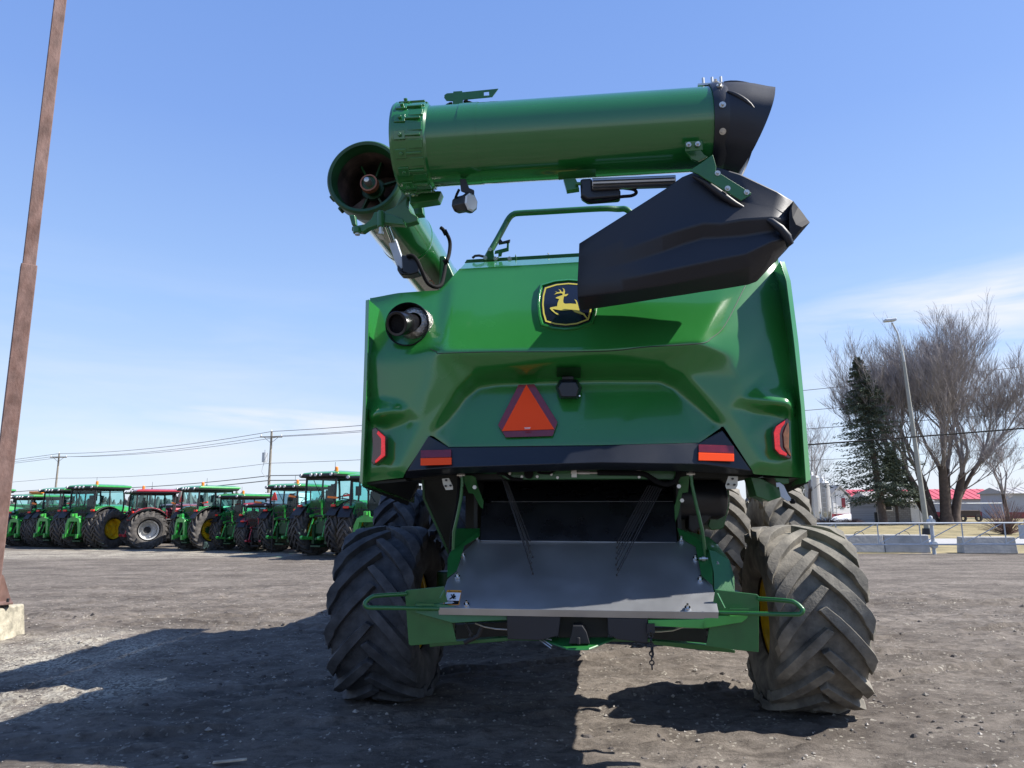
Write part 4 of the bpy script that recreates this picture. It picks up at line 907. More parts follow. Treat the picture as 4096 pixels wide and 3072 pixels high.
ak = MB(); ak.prism([(-0.0115,-0.5,3.9646),(0.0683,-0.5,3.9689),(0.0865,-0.5,3.9245),(0.0982,-0.5,3.8784),(0.0112,-0.5,3.87)], (0, .06, 0)); ak.prism([(-0.0455,-0.56,3.9803),(0.2147,-0.56,3.9866),(0.2141,-0.5,3.9622),(-0.0437,-0.5,3.9529)], (0, .01, 0))
ak.cyl([(0.0728,-0.52,3.9044)][0], [(0.1096,-0.52,3.9022)][0], .012, 10); ak.build('actuator_bracket', GREEN2, aco, bevel=.003)

# ---- rail and channel on top of the hood
rl = MB()
rl.tube(spl([(-0.7817,0.95,3.9054),(-0.7382,0.97,4.0041),(-0.6736,1,4.136),(-0.6017,1.03,4.2891),(-0.5827,1.03,4.3244),(-0.5573,1.03,4.3595),(-0.5257,1.03,4.381),(-0.4816,1.03,4.3886),(-0.2372,1.03,4.3897),(0.2655,1.05,4.401),(0.4269,1.1,4.4095),(0.4966,1.1,4.4056),(0.5507,1.1,4.3578),(0.6436,1.1,4.2414)], 4), .028, 14)
rl.build('hand_rail', GREEN2, H, smooth=40)
ch = MB(); ch.prism([(-0.9646,0.93,3.8971),(-0.9461,0.93,3.9271),(0.0657,0.93,3.9413),(1.0722,0.93,3.9629),(1.0681,0.93,3.8782),(0.0619,0.93,3.9054),(-0.6645,0.93,3.8973)], (0, .05, 0))
ch.prism([(-0.7525,0.92,4.0055),(-0.7432,0.92,4.0179),(-0.7,0.92,4.0062),(-0.6939,0.92,3.945),(-0.6828,0.92,3.9355),(-0.6508,0.92,3.934),(-0.6508,0.92,3.911),(-0.774,0.92,3.9071)], (0, .012, 0))
ch.prism([(-0.6543,0.9,3.9294),(-0.653,0.9,3.9613),(-0.688,0.9,3.9565),(-0.6818,0.9,3.9882),(-0.5774,0.9,4.0119),(-0.5741,0.9,4.0726),(-0.5557,0.9,4.0781),(-0.5586,0.9,3.9791),(-0.6174,0.9,3.966),(-0.6248,0.9,3.9312)], (0, .01, 0))
ch.prism([(-0.5025,0.88,3.8802),(-0.4979,0.88,3.9465),(-0.4842,0.88,3.9015),(-0.4843,0.88,3.8825)], (0, .01, 0))
cho = ch.build('roof_channel', GREEN2, H, bevel=.003)
cb3 = MB()
for t_ in [(-0.7267,0.9,3.9968),(-0.7685,0.9,3.9189),(-0.6764,0.9,3.9075),(-0.5504,0.9,3.9017)]: cb3.cyl(V(t_), V(t_) + V((0, -.02, 0)), .018, 12)
cb3.cyl([(-0.2059,0.93,3.9415)][0], [(-0.2058,0.93,3.9523)][0], .008, 6)
cb3.build('bolt', ZINC, cho)
ct = MB(); ct.prism([(-0.6477,0.88,4.0429),(-0.6477,0.88,4.0653),(-0.6298,0.88,4.09),(-0.6115,0.88,4.0635),(-0.5441,0.88,4.0793),(-0.5503,0.88,4.0573)], (0, .03, 0)); ct.tube([(-0.8882,0.9,3.9276),(-0.8636,0.9,3.947),(-0.8265,0.9,3.9484),(-0.771,0.9,3.9317)], .012, 8); ct.build('latch', DARK, cho)

# ================= underneath the hood
un = empty('discharge_frame', (0, 0, 0), 0, H)
cv = MB()
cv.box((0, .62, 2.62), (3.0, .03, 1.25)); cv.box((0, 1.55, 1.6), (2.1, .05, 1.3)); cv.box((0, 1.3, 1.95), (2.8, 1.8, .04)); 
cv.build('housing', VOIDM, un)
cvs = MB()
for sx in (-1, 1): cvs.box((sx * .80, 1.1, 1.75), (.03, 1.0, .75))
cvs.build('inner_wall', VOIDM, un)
# sheet
ol = [(-0.9342,-0.14,1.0353),(-0.9246,0.1117,1.2029),(-0.8707,0.177,1.2501),(-0.8507,0.355,1.3857),(-0.7574,0.4678,1.4771),(-0.735,0.4476,1.4604),(0.7471,0.4298,1.446),(0.7918,0.4619,1.4714),(0.8843,0.3906,1.4154),(0.8852,0.1413,1.2333),(0.9397,0.0582,1.1777),(0.9355,-0.1768,1.0323)]
st = MB(); st.prism([V(p) + V((0, 0, -.003)) for p in ol][::-1], (0, 0, .003))
st.bridge([ol[0], ol[-1]], [(-0.9278,-0.145,0.9914),(0.9354,-0.145,0.9818)])
st.bridge([(-0.9278,-0.145,0.9914),(0.9354,-0.145,0.9818)], [V(p) + V((0, .03, 0)) for p in [(-0.9278,-0.145,0.9914),(0.9354,-0.145,0.9818)]])
sheet_o = st.build('tailboard', STEEL, un, smooth=20, bevel=.004)
sb_ = MB()
for t_ in [(-0.852,0.1235,1.2117),(-0.7406,-0.1198,1.0498),(-0.8459,0.3075,1.3485),(-0.7671,0.4678,1.4771),(0.7404,-0.1495,1.0463),(0.8645,0.0974,1.2033),(0.8658,0.2838,1.3347),(0.7925,0.4536,1.4648)]:
    p = V(t_); sb_.cyl(p, p + V((0, -.008, .014)), .020, 12); sb_.cyl(p, p + V((0, -.016, .034)), .009, 6)
sb_.build('bolt', CHROME, sheet_o)
# warning sticker
def sheetY(v): return -.28 + (1072 - v) * (.73 / 497)
wf = MB().prism([V(p) for p in [(-0.9058,-0.1184,1.0499),(-0.7936,-0.1149,1.0532),(-0.8003,0.0098,1.1342),(-0.9055,0.0133,1.1358)]], (0, -.0012, .002)).build('warning_label', mat('orange_label', (.75, .30, .03), .4), sheet_o, smooth=0)
MB().add([V(p) for p in [(-0.8998,-0.0807,1.0778),(-0.8007,-0.0831,1.0771),(-0.8018,-0.013,1.1228),(-0.9016,-0.0095,1.1245)]], [(0, 1, 2, 3)]).build('pictogram_field', WHITE, wf, smooth=0)
bk = MB()
bk.add([V(p) for p in [(-0.8994,-0.1176,1.0561),(-0.7988,-0.1176,1.0571),(-0.8,-0.0868,1.0767),(-0.899,-0.0844,1.0773)]], [(0, 1, 2, 3)])
for s_ in ("", ): pass
def pl2(pts): bk.add([V(p) for p in pts], [tuple(range(len(pts)))])
pl2([(-0.8556,-0.0394,1.1089),(-0.8522,-0.0275,1.1167),(-0.8445,-0.0275,1.1168),(-0.8402,-0.0394,1.109),(-0.8464,-0.0465,1.1042)])
pl2([(-0.8697,-0.0323,1.1134),(-0.8643,-0.0299,1.115),(-0.852,-0.0477,1.1034),(-0.8349,-0.0418,1.1075),(-0.8286,-0.0537,1.0997),(-0.8409,-0.0691,1.0896),(-0.8277,-0.0679,1.0905),(-0.8248,-0.0726,1.0874),(-0.8459,-0.0726,1.0873),(-0.8498,-0.0632,1.0934),(-0.8641,-0.0774,1.084),(-0.8728,-0.0726,1.087),(-0.8575,-0.0537,1.0995)])
pl2([(-0.8892,-0.0038,1.1322),(-0.8795,-0.0038,1.1323),(-0.8859,0.0033,1.1371)])
bk.build('running_figure', BLACK, wf, smooth=0)
wt = MB()
for i, (a, b, c_) in enumerate(((150, 205, 1026), (148, 212, 1033), (146, 200, 1040))):
    pass
for pts in ([(-0.894,-0.0988,1.0701),(-0.8387,-0.0988,1.0706),(-0.8394,-0.0952,1.0728),(-0.8948,-0.0952,1.0723)], [(-0.8944,-0.1059,1.0655),(-0.8315,-0.1059,1.0661),(-0.8322,-0.1023,1.0683),(-0.8951,-0.1023,1.0678)], [(-0.8947,-0.113,1.061),(-0.8414,-0.113,1.0615),(-0.8422,-0.1095,1.0637),(-0.8955,-0.1095,1.0632)]):
    wt.add([V(p) for p in pts], [(0, 1, 2, 3)])
wt.build('label_text', WHITE, wf, smooth=0)
cu = bpy.data.curves.new('label_heading', 'FONT'); cu.body = 'AVERTISSEMENT'; cu.size = .0135; cu.align_x = 'CENTER'; cu.extrude = .0002
cu.materials.append(BLACK); tmp_ = bpy.data.objects.new('tmp', cu); C.objects.link(tmp_); bpy.context.view_layer.update(); me_ = bpy.data.meshes.new_from_object(tmp_.evaluated_get(bpy.context.evaluated_depsgraph_get())); bpy.data.objects.remove(tmp_); wto = bpy.data.objects.new('label_heading', me_); C.objects.link(wto); wto.parent = wf
p_ = V([(-0.8464,-0.0133,1.1262)][0]); wto.location = p_; wto.rotation_euler = (radians(33), 0, 0)
# black curtain behind; the sloping upper sheet paints in the dark void above it
bs = MB(); bs.poly([(-0.7407,0.45,1.4603),(-0.7511,0.6,1.7487),(0.7632,0.6,1.7396),(0.7572,0.45,1.445)]); bs.poly([(-0.7511,0.6,1.7487),(-0.7886,1,1.96),(0.7983,1,1.9443),(0.7632,0.6,1.7396)])
so_ = bs.build('curtain_and_void', PANEL, un, smooth=0); so_.modifiers.new('s', 'SOLIDIFY').thickness = .008
ln = MB(); ln.cyl([(-0.7308,0.435,1.461)][0], [(0.7457,0.435,1.4477)][0], .004, 6); ln.cyl([(-0.672,0.6,1.7601)][0], [(0.7586,0.6,1.7532)][0], .0022, 5); ln.build('trim_strip', STEEL, un)
# spring wires
wr = []
for k, (t0, t1) in enumerate(zip([(-0.5555,0.3,1.9598),(-0.5519,0.32,1.9401),(-0.5482,0.34,1.9306),(-0.5445,0.36,1.921),(-0.5365,0.38,1.9217),(-0.5284,0.4,1.9172),(-0.5223,0.42,1.9126)], [(-0.2973,0.05,1.2373),(-0.3072,0.1,1.2638),(-0.3188,0.17,1.3038),(-0.3117,0.23,1.3401),(-0.3379,0.28,1.37),(-0.3469,0.35,1.4136),(-0.3486,0.42,1.4534)])):
    q = MB(); q.tube([t0, V(t1) + V((0, 0, .012))], .0035, 6); q.lathe([(-.008, .001), (-.008, .006), (.008, .006), (.008, .001)], 'Z', 8, V(t1) + V((0, 0, .012))); q.build('spring_wire', DARK, un)
for k, (t0, t1) in enumerate(zip([(0.6469,0.3,1.8472),(0.6321,0.32,1.8529),(0.6181,0.34,1.8586),(0.6039,0.36,1.8634),(0.5896,0.38,1.8682),(0.5731,0.4,1.871),(0.5575,0.42,1.8738)], [(0.2914,0.04,1.232),(0.3009,0.1,1.2646),(0.2909,0.15,1.2933),(0.296,0.22,1.3327),(0.3038,0.28,1.3673),(0.3067,0.34,1.4028),(0.3126,0.4,1.4393)])):
    q = MB(); q.tube([t0, V(t1) + V((0, 0, .012))], .0035, 6); q.lathe([(-.008, .001), (-.008, .006), (.008, .006), (.008, .001)], 'Z', 8, V(t1) + V((0, 0, .012))); q.build('spring_wire', DARK, un)
# cross member with fittings
cx = MB(); cx.prism([(-0.7543,0.36,1.9752),(-0.6056,0.36,1.9736),(-0.5108,0.36,1.9227),(0.3779,0.36,1.9202),(0.7552,0.36,1.9134),(0.764,0.36,1.9994),(-0.7544,0.36,2.017)], (0, .1, 0)); cxo = cx.build('cross_member', GREEN2, un, bevel=.006)
cf = MB()
for t_ in [(-0.4915,0.35,1.9688),(-0.3983,0.35,1.944),(-0.2803,0.35,1.9438),(-0.1258,0.35,1.935),(-0.173,0.35,1.9602),(0.4871,0.35,1.9329)]: cf.cyl(V(t_), V(t_) + V((0, -.02, 0)), .011, 8)
cf.cyl([(-0.0242,0.33,1.971)][0], [(0.1753,0.33,1.9678)][0], .009, 8); cf.cyl([(0.0322,0.33,1.9704)][0], [(0.1192,0.33,1.9694)][0], .014, 6); cf.box([(0.0012,0.33,1.9605)][0], (.04, .03, .05)); cf.box([(0.4814,0.33,1.9746)][0], (.035, .02, .025))
cf.build('fitting', ZINC, cxo)
hs = MB(); hs.tube(spl([(0.1753,0.33,1.9678),(0.3579,0.33,1.9638),(0.5083,0.32,1.9576),(0.5673,0.32,1.9288),(0.624,0.3,1.8923),(0.6828,0.3,1.8768),(0.743,0.3,1.8962),(0.7728,0.3,1.9458),(0.777,0.3,1.9959)]), .020, 10); hs.tube([(-0.591,0.33,1.9772),(-0.5279,0.33,1.9661),(-0.4757,0.33,1.9295),(-0.3923,0.33,1.9225)], .013, 8)
hs.cyl([(-0.3487,0.37,1.9661)][0], [(-0.3423,0.3,1.9627)][0], .036, 20); hs.tube([(-0.2773,0.33,1.9789),(-0.2462,0.33,1.9703),(-0.1841,0.33,1.9676),(-0.1425,0.33,1.9877)], .009, 8); hs.build('hydraulic_hose', BLACK, cxo)
# side brackets and struts
for nm, a_ in (('L', [(-0.8604,0.3,1.9579),(-0.7812,0.3,1.9571),(-0.7495,0.3,1.9412),(-0.742,0.3,1.8897),(-0.7079,0.42,1.7627),(-0.7182,0.46,1.7056),(-0.7397,0.46,1.7162),(-0.7802,0.36,1.8194),(-0.8139,0.34,1.8244)]), ('R', [(0.764,0.3,1.9259),(0.8534,0.3,1.94),(0.8416,0.33,1.8185),(0.801,0.34,1.8111),(0.7788,0.45,1.6574),(0.7542,0.48,1.5965),(0.7478,0.44,1.7081),(0.7845,0.33,1.8669)])):
    MB().prism(a_, (0, .012, 0)).build('side_bracket', GREEN2, un, bevel=.003)
sbb = MB()
for t_ in [(-0.7549,0.29,1.8659),(0.7698,0.29,1.8598),(0.7948,0.35,1.7574)]: sbb.cyl(V(t_), V(t_) + V((0, -.02, 0)), .016, 6)
sbb.build('bolt', ZINC, un)
sw = MB()
sw.prism([(-1.2028,0.42,1.9628),(-1.1864,0.42,1.9626),(-1.1905,0.5,1.7922),(-1.0142,0.6,1.371),(-1.02,0.6,1.3417),(-1.2088,0.5,1.7864)], (0, .01, 0))
sw.prism([(-1.2027,0.45,1.963),(-0.8808,0.45,1.9656),(-0.9961,0.75,1.5315),(-1.0446,0.75,1.3503),(-1.2236,0.6,1.7878)], (0, .02, 0))
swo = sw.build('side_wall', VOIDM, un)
MB().prism([(-1.2015,0.4,1.9619),(-1.1833,0.4,1.9617),(-1.1875,0.48,1.7919),(-1.0113,0.58,1.3721),(-1.0171,0.58,1.3429),(-1.207,0.48,1.7861)], (0, .012, 0)).build('edge_flange', DKGREEN, swo, bevel=.003)
gs = MB(); gs.tube([(-0.8452,0.22,1.9575),(-0.8408,0.22,1.9037),(-0.8486,0.22,1.7913),(-0.8706,0.22,1.6686),(-0.903,0.23,1.5354),(-0.9112,0.25,1.3802),(-0.9052,0.25,1.3472)], .0125, 10); gs.build('support_rod', GREEN2, un, smooth=40)
gs = MB(); gs.tube([(-0.8737,0.26,1.9568),(-0.8731,0.26,1.8827),(-0.8846,0.26,1.7358),(-0.9254,0.27,1.5453),(-0.9356,0.27,1.4065)], .013, 8); gs.build('hose', BLACK, un)
gs = MB(); gs.tube([(0.8551,0.22,1.9511),(0.8571,0.22,1.8726),(0.8794,0.22,1.7361),(0.9159,0.23,1.5431),(0.9234,0.24,1.4726),(0.933,0.25,1.3452)], .0125, 10); gs.build('support_rod', GREEN2, un, smooth=40)
gz = MB()
for t_ in [(-0.8461,0.2,1.9566),(0.8497,0.2,1.9469),(-0.888,0.22,1.3547),(0.9139,0.22,1.344)]: gz.cyl(V(t_) + V((-.03, 0, 0)), V(t_) + V((.03, 0, 0)), .010, 8); gz.cyl(V(t_) + V((-.012, 0, 0)), V(t_) + V((.012, 0, 0)), .018, 10)
gz.build('rod_pin', ZINC, un)
for a_ in ([(-0.9884,0.18,1.929),(-0.9354,0.18,1.9346),(-0.9037,0.18,1.8703),(-0.9046,0.18,1.8469),(-0.9592,0.18,1.8439),(-0.9798,0.18,1.8867)], [(1.1113,0.18,1.927),(1.1788,0.18,1.9231),(1.1733,0.18,1.862),(1.1565,0.18,1.8326),(1.0917,0.18,1.837),(1.0868,0.18,1.8627)]):
    MB().prism(a_, (0, .008, 0)).build('mounting_plate', WHITEPL, un, bevel=.002)
mbp = MB()
for t_ in [(-0.9533,0.17,1.917),(-0.9568,0.17,1.8739),(-0.9201,0.17,1.8769),(1.1387,0.17,1.9069),(1.1063,0.17,1.8687),(1.1489,0.17,1.8644)]: mbp.cyl(V(t_) + V((0, .01, 0)), V(t_) + V((0, -.012, 0)), .008, 6)
mbp.build('bolt', DARK, un)
# latch hook under the right corner
MB().prism([(1.4298,0.14,1.8761),(1.4577,0.14,1.8772),(1.484,0.14,1.8547),(1.5075,0.14,1.7945),(1.5296,0.14,1.7598),(1.5226,0.14,1.7472),(1.4978,0.14,1.7443),(1.457,0.14,1.776),(1.4494,0.14,1.8455),(1.4319,0.14,1.8425)], (0, .01, 0)).build('shield_latch', GALV, un, bevel=.003)
lk = MB(); lk.prism([(1.4406,0.2,1.9148),(1.5373,0.2,1.9106),(1.5377,0.2,1.8722),(1.4968,0.2,1.8661),(1.442,0.2,1.8891)], (0, .02, 0)); lk.prism([(1.3624,0.3,1.9166),(1.458,0.3,1.8633),(1.494,0.3,1.8304),(1.4966,0.3,1.7751),(1.412,0.3,1.7464),(1.3251,0.3,1.7828),(1.2922,0.3,1.9239)], (0, .25, 0)); lk.build('corner_bracket', GREEN2, un, bevel=.006)
MB().prism([(1.5213,0.13,1.766),(1.5561,0.13,1.7563),(1.5521,0.13,1.7251),(1.5248,0.13,1.7283)], (0, .06, 0)).build('rubber_stop', BLACK, un, bevel=.01)
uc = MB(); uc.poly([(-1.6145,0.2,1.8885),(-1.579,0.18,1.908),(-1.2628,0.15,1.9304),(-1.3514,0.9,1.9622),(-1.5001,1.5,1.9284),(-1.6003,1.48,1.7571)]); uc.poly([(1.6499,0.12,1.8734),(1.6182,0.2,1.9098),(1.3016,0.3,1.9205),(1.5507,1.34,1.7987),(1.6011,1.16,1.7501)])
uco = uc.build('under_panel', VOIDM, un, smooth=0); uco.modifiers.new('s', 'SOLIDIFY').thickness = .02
# fuel tank shape on the right and dark skid behind
ft = MB(); ft.tube([(0.7738,1,1.7798),(1.1564,1,1.7773),(1.2147,1,1.7769),(1.2402,1,1.7767)], [.17, .17, .14, .06], 28); ft.build('air_tank', BLACKPL, un, smooth=50)
fp = MB(); fp.prism([(0.9039,0.9,1.6683),(1.0909,0.9,1.6638),(1.0927,0.9,1.6313),(1.013,0.9,1.545),(0.932,0.9,1.502),(0.8974,0.9,1.5309)], (0, .2, 0)); fp.build('duct', DARK, un, bevel=.02)
MB().prism([(1.2568,1.4,1.8452),(1.3354,1.4,1.8604),(1.3317,1.4,1.7266),(1.2705,1.4,1.5317),(1.2465,1.4,1.5162),(1.1611,1.4,1.5086),(1.1321,1.4,1.5476),(1.1869,1.4,1.7039)], (0, .5, 0)).build('side_skirt', GREEN2, un, bevel=.01)
# left side deck and frames
MB().prism([(-0.9383,0.5,1.5532),(-0.7493,0.5,1.5528),(-0.7396,0.44,1.52),(-0.7625,0.4,1.5213),(-0.9069,0.3,1.4049),(-0.9157,0.3,1.416)], (0, .012, 0)).build('deck_plate', GREEN2, un, bevel=.003)
MB().prism([(-0.7592,0.38,1.522),(-0.73,0.38,1.5219),(-0.7357,0.38,1.4937),(-0.8378,0.3,1.4272),(-0.8458,0.05,1.2658),(-0.8933,-0.05,1.2276),(-0.9229,0.1,1.3463),(-0.9213,0.2,1.394),(-0.9031,0.28,1.4116)], (0, .015, 0)).build('side_frame', GREEN2, un, bevel=.003)
MB().prism([(0.7589,0.42,1.5577),(0.8845,0.4,1.4936),(0.957,0.35,1.4224),(0.9734,0.2,1.3547),(0.9375,0.02,1.1816),(0.8775,0.1,1.2342),(0.8831,0.38,1.4208),(0.7868,0.46,1.4765)], (0, .015, 0)).build('side_frame', GREEN2, un, bevel=.003)
sx_ = MB()
f_ = [(0.9528,0.22,1.4084),(0.9953,0.2,1.3981),(1.0893,0.2,1.3352),(1.0988,0.1,1.2304),(1.0891,0.06,1.135),(0.948,0.06,1.1472),(0.9603,0.1,1.2576)]
sx_.prism(f_, (0, .35, .02)); sx_.prism([(0.7876,0.5,1.5465),(0.9997,0.5,1.4847),(1.0638,0.5,1.4297),(1.0982,0.25,1.3317),(1.0032,0.25,1.3952),(0.9515,0.25,1.4068),(0.9052,0.4,1.4645)], (0, .02, 0)); sx_.build('side_box', GREEN2, un, bevel=.012)
gx = MB(); gx.tube([(1.003,0.19,1.3379),(1.0011,0.16,1.3093)], .006, 8); gx.cyl([(0.9957,0.17,1.3256)][0], [(0.9993,0.15,1.3066)][0], .012, 8); gx.build('rod_clip', ZINC, un)
# vertical plates with hoop guards
MB().prism([(-1.1823,-0.1,1.1388),(-1.1696,-0.1,1.148),(-0.9053,-0.1,1.1742),(-0.8139,-0.1,0.8078),(-1.1352,-0.1,0.7773),(-1.1482,-0.1,0.7879)], (0, .012, 0)).build('end_plate', GREEN2, un, bevel=.003)
MB().prism([(0.9343,-0.1,1.1665),(1.201,-0.1,1.1377),(1.2128,-0.1,1.124),(1.1884,-0.1,0.7723),(1.0146,-0.1,0.787),(0.8564,-0.1,0.8053)], (0, .012, 0)).build('end_plate', GREEN2, un, bevel=.003)
gh_ = MB(); gh_.tube(spl([(-1.1713,-0.12,1.1239),(-1.3246,-0.28,1.129),(-1.3568,-0.31,1.1215),(-1.3831,-0.33,1.1013),(-1.3896,-0.34,1.0811),(-1.3766,-0.34,1.0638),(-1.3434,-0.33,1.058),(-1.203,-0.26,1.0483),(-0.931,-0.13,1.0289)], 4), .0145, 12); gh_.build('hoop_guard', GREEN2, un, smooth=40)
gh_ = MB(); gh_.tube(spl([(1.2077,-0.12,1.1116),(1.3531,-0.28,1.1188),(1.39,-0.31,1.1098),(1.4148,-0.33,1.0856),(1.4209,-0.34,1.07),(1.4055,-0.34,1.05),(1.37,-0.33,1.0443),(1.266,-0.26,1.0354),(0.9428,-0.13,1.0201)], 4), .0145, 12); gh_.build('hoop_guard', GREEN2, un, smooth=40)
sfm = MB(); sfm.prism([(-1.1014,-0.12,1.056),(-0.9187,-0.14,1.0602),(-0.465,-0.1,0.9998),(-0.4631,-0.1,0.9554),(-0.8314,-0.15,0.9378),(-1.0896,-0.15,1.0001)], (0, .10, 0)); sfm.build('shelf', GREEN2, un, bevel=.004)
sfm = MB(); sfm.prism([(1.1255,-0.15,1.0102),(1.1202,-0.15,0.9915),(1.084,-0.15,0.9652),(0.834,-0.15,0.9278),(0.7922,-0.15,0.9408),(0.8477,-0.15,0.9884),(0.944,-0.15,1.0051)], (0, .30, .03)); sfm.prism([(0.4828,-0.15,0.9737),(0.8474,-0.15,0.9832),(0.834,-0.15,0.9278),(0.4814,-0.15,0.9369)], (0, .1, 0)); sfm.build('shelf', GREENLT, un, bevel=.004)
gb = MB(); gb.beam(V([(-0.9128,-0.17,1.1037)][0]), V([(-0.8913,-0.15,1.1515)][0]), .012, .012); gb.beam([(0.9326,-0.17,1.1488)][0], [(0.97,-0.2,1.059)][0], .012, .012); gb.box([(1.0618,-0.21,1.053)][0], (.12, .01, .012)); gb.box([(-1.0078,-0.21,1.0663)][0], (.12, .01, .012)); gb.build('brace', GREEN2, un)
# black boxes, lower beam and hitch
MB().prism([(-0.4607,-0.14,0.9887),(-0.0961,-0.14,0.9884),(-0.1118,-0.14,0.8618),(-0.235,-0.14,0.8323),(-0.4576,-0.14,0.8351)], (0, .02, 0)).build('mud_flap', BLACKPL, un, bevel=.006)
MB().prism([(0.2157,-0.14,0.9832),(0.4831,-0.14,0.9819),(0.4745,-0.14,0.8231),(0.2787,-0.14,0.8458),(0.2171,-0.14,0.8751)], (0, .02, 0)).build('mud_flap', BLACKPL, un, bevel=.006)
MB().prism([(-0.1217,0,0.9727),(0.2316,0,0.9721),(0.2185,0,0.8342),(-0.1194,0,0.8293)], (0, .3, 0)).build('centre_box', VOIDM, un)
lb_ = MB(); lb_.prism([(-1.0606,0.15,0.7521),(-0.4787,0.05,0.8168),(-0.4788,0.05,0.7916),(-1.058,0.15,0.7241)], (0, .08, 0)); lb_.prism([(0.5134,0.05,0.8086),(0.8739,0.1,0.7781),(1.0842,0.15,0.7398),(1.083,0.15,0.7181),(0.7836,0.1,0.7496),(0.5291,0.05,0.7818)], (0, .08, 0))
lb_.prism([(-0.497,0.05,0.8155),(0.5045,0.05,0.8209),(0.5037,0.05,0.7987),(-0.4971,0.05,0.7955)], (0, .05, 0))
lb_.prism([(-0.2512,-0.05,0.8218),(0.2811,-0.05,0.833),(0.0906,-0.25,0.7964),(0.0686,-0.25,0.7927),(-0.0325,-0.25,0.7919),(-0.0545,-0.25,0.7949)], (0, .01, .012)); lb_.build('lower_beam', GREEN2, un, bevel=.004)
ht = MB(); ht.prism([(-0.0135,-0.2,0.9376),(0.0491,-0.2,0.9384),(0.0749,-0.2,0.9001),(0.0953,-0.2,0.8254),(-0.0425,-0.2,0.8233),(-0.0187,-0.2,0.8989)], (0, .15, 0)); ht.cyl([(0.0226,-0.24,0.8297)][0], [(0.0235,-0.24,0.872)][0], .012, 10); ht.build('tow_hitch', DARK, un, bevel=.01)
db = MB(); db.prism([(-0.9111,0.4,0.8439),(-0.5266,0.4,0.8649),(-0.527,0.4,0.7568),(-0.9158,0.4,0.7188)], (0, .05, 0)); db.prism([(0.5234,0.4,0.835),(0.9332,0.4,0.8403),(0.9273,0.4,0.7253),(0.538,0.4,0.7482)], (0, .05, 0)); db.build('rear_skirt', VOIDM, un)
dz = MB(); dz.tube([(-0.768,0,0.9153),(-0.7292,0,0.8478),(-0.7387,0,0.8295)], .012, 8); dz.tube([(-0.6431,0,0.9032),(-0.6812,0,0.8303),(-0.7768,0,0.7838)], .016, 8); dz.build('linkage', DARK, un)
wz = MB(); wz.tube([(-0.6924,-0.05,0.9238),(-0.6259,-0.05,0.9004),(-0.5503,-0.05,0.8879),(-0.4702,-0.05,0.8845)], .005, 6); wz.tube([(0.4904,-0.05,0.8831),(0.5712,-0.05,0.8851),(0.6521,-0.05,0.894),(0.72,-0.05,0.9175)], .005, 6)
for a_ in ([(-0.2518,-0.1,0.8339),(-0.1623,-0.15,0.785)], [(-0.2288,-0.1,0.836),(-0.1576,-0.15,0.8006)], [(-0.2058,-0.1,0.838),(-0.1597,-0.15,0.8386)]): wz.tube(a_, .004, 5)
wz.build('safety_cable', ZINC, un)
chn = MB(); 
for i in range(9):
    p = V([(0.4954,-0.16,0.9036)][0]) + V((0, 0, -.028 * i)); chn.lathe([(-.004, .010), (-.004, .018), (.004, .018), (.004, .010), (-.004, .010)], 'Y' if i % 2 else 'X', 12, p)
chn.cyl([(0.5046,-0.16,0.8228)][0], [(0.5022,-0.16,0.7399)][0], .007, 6); chn.box([(0.4971,-0.16,0.9233)][0], (.05, .03, .06)); chn.build('safety_chain', DARK, un)

# ---- axles and wheels
axm = MB(); axm.box((0, 1.78, .80), (2.9, .22, .26)); 
for sx in (-1, 1): axm.cyl((sx * 1.28, 1.78, .50), (sx * 1.28, 1.78, 1.12), .09, 16); axm.box((sx * 1.36, 1.78, .8), (.2, .3, .3))
axm.build('rear_axle', DKGREEN, H, bevel=.02)
axm = MB(); axm.box((0, 5.4, 1.05), (4.4, .35, .45)); axm.build('front_axle', DKGREEN, H, bevel=.02)
random.seed(5)
tR = tyre(.80, .72, 15, .70, .75, .076, 110, 8)
tF = tyre(1.03, .58, 17, .48, .985, .09, 96, 6)
def wheel(name, x, y, z, mb, R, W, m, out, rot=0, steer=0):
    w = empty(name, (x, y, z), steer, H)
    q = MB(); q.v = list(mb.v); q.f = list(mb.f); q.mi = list(mb.mi)
    q.build('tyre', m, w, smooth=28, merge=False, bevel=.005 if R < 1 else 0, seg=2, blim=50)
    rim(R, W, out).build('rim', YELLOW, w, smooth=35)
    return w
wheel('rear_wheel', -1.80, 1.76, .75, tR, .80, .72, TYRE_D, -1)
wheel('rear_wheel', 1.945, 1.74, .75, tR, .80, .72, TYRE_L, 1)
for x_, out in ((-1.82, -1), (-2.62, -1), (1.85, 1), (2.68, 1)): wheel('front_wheel', x_, 5.4, .985, tF, 1.03, .58, TYRE_L if x_ > 0 else TYRE_D, out)

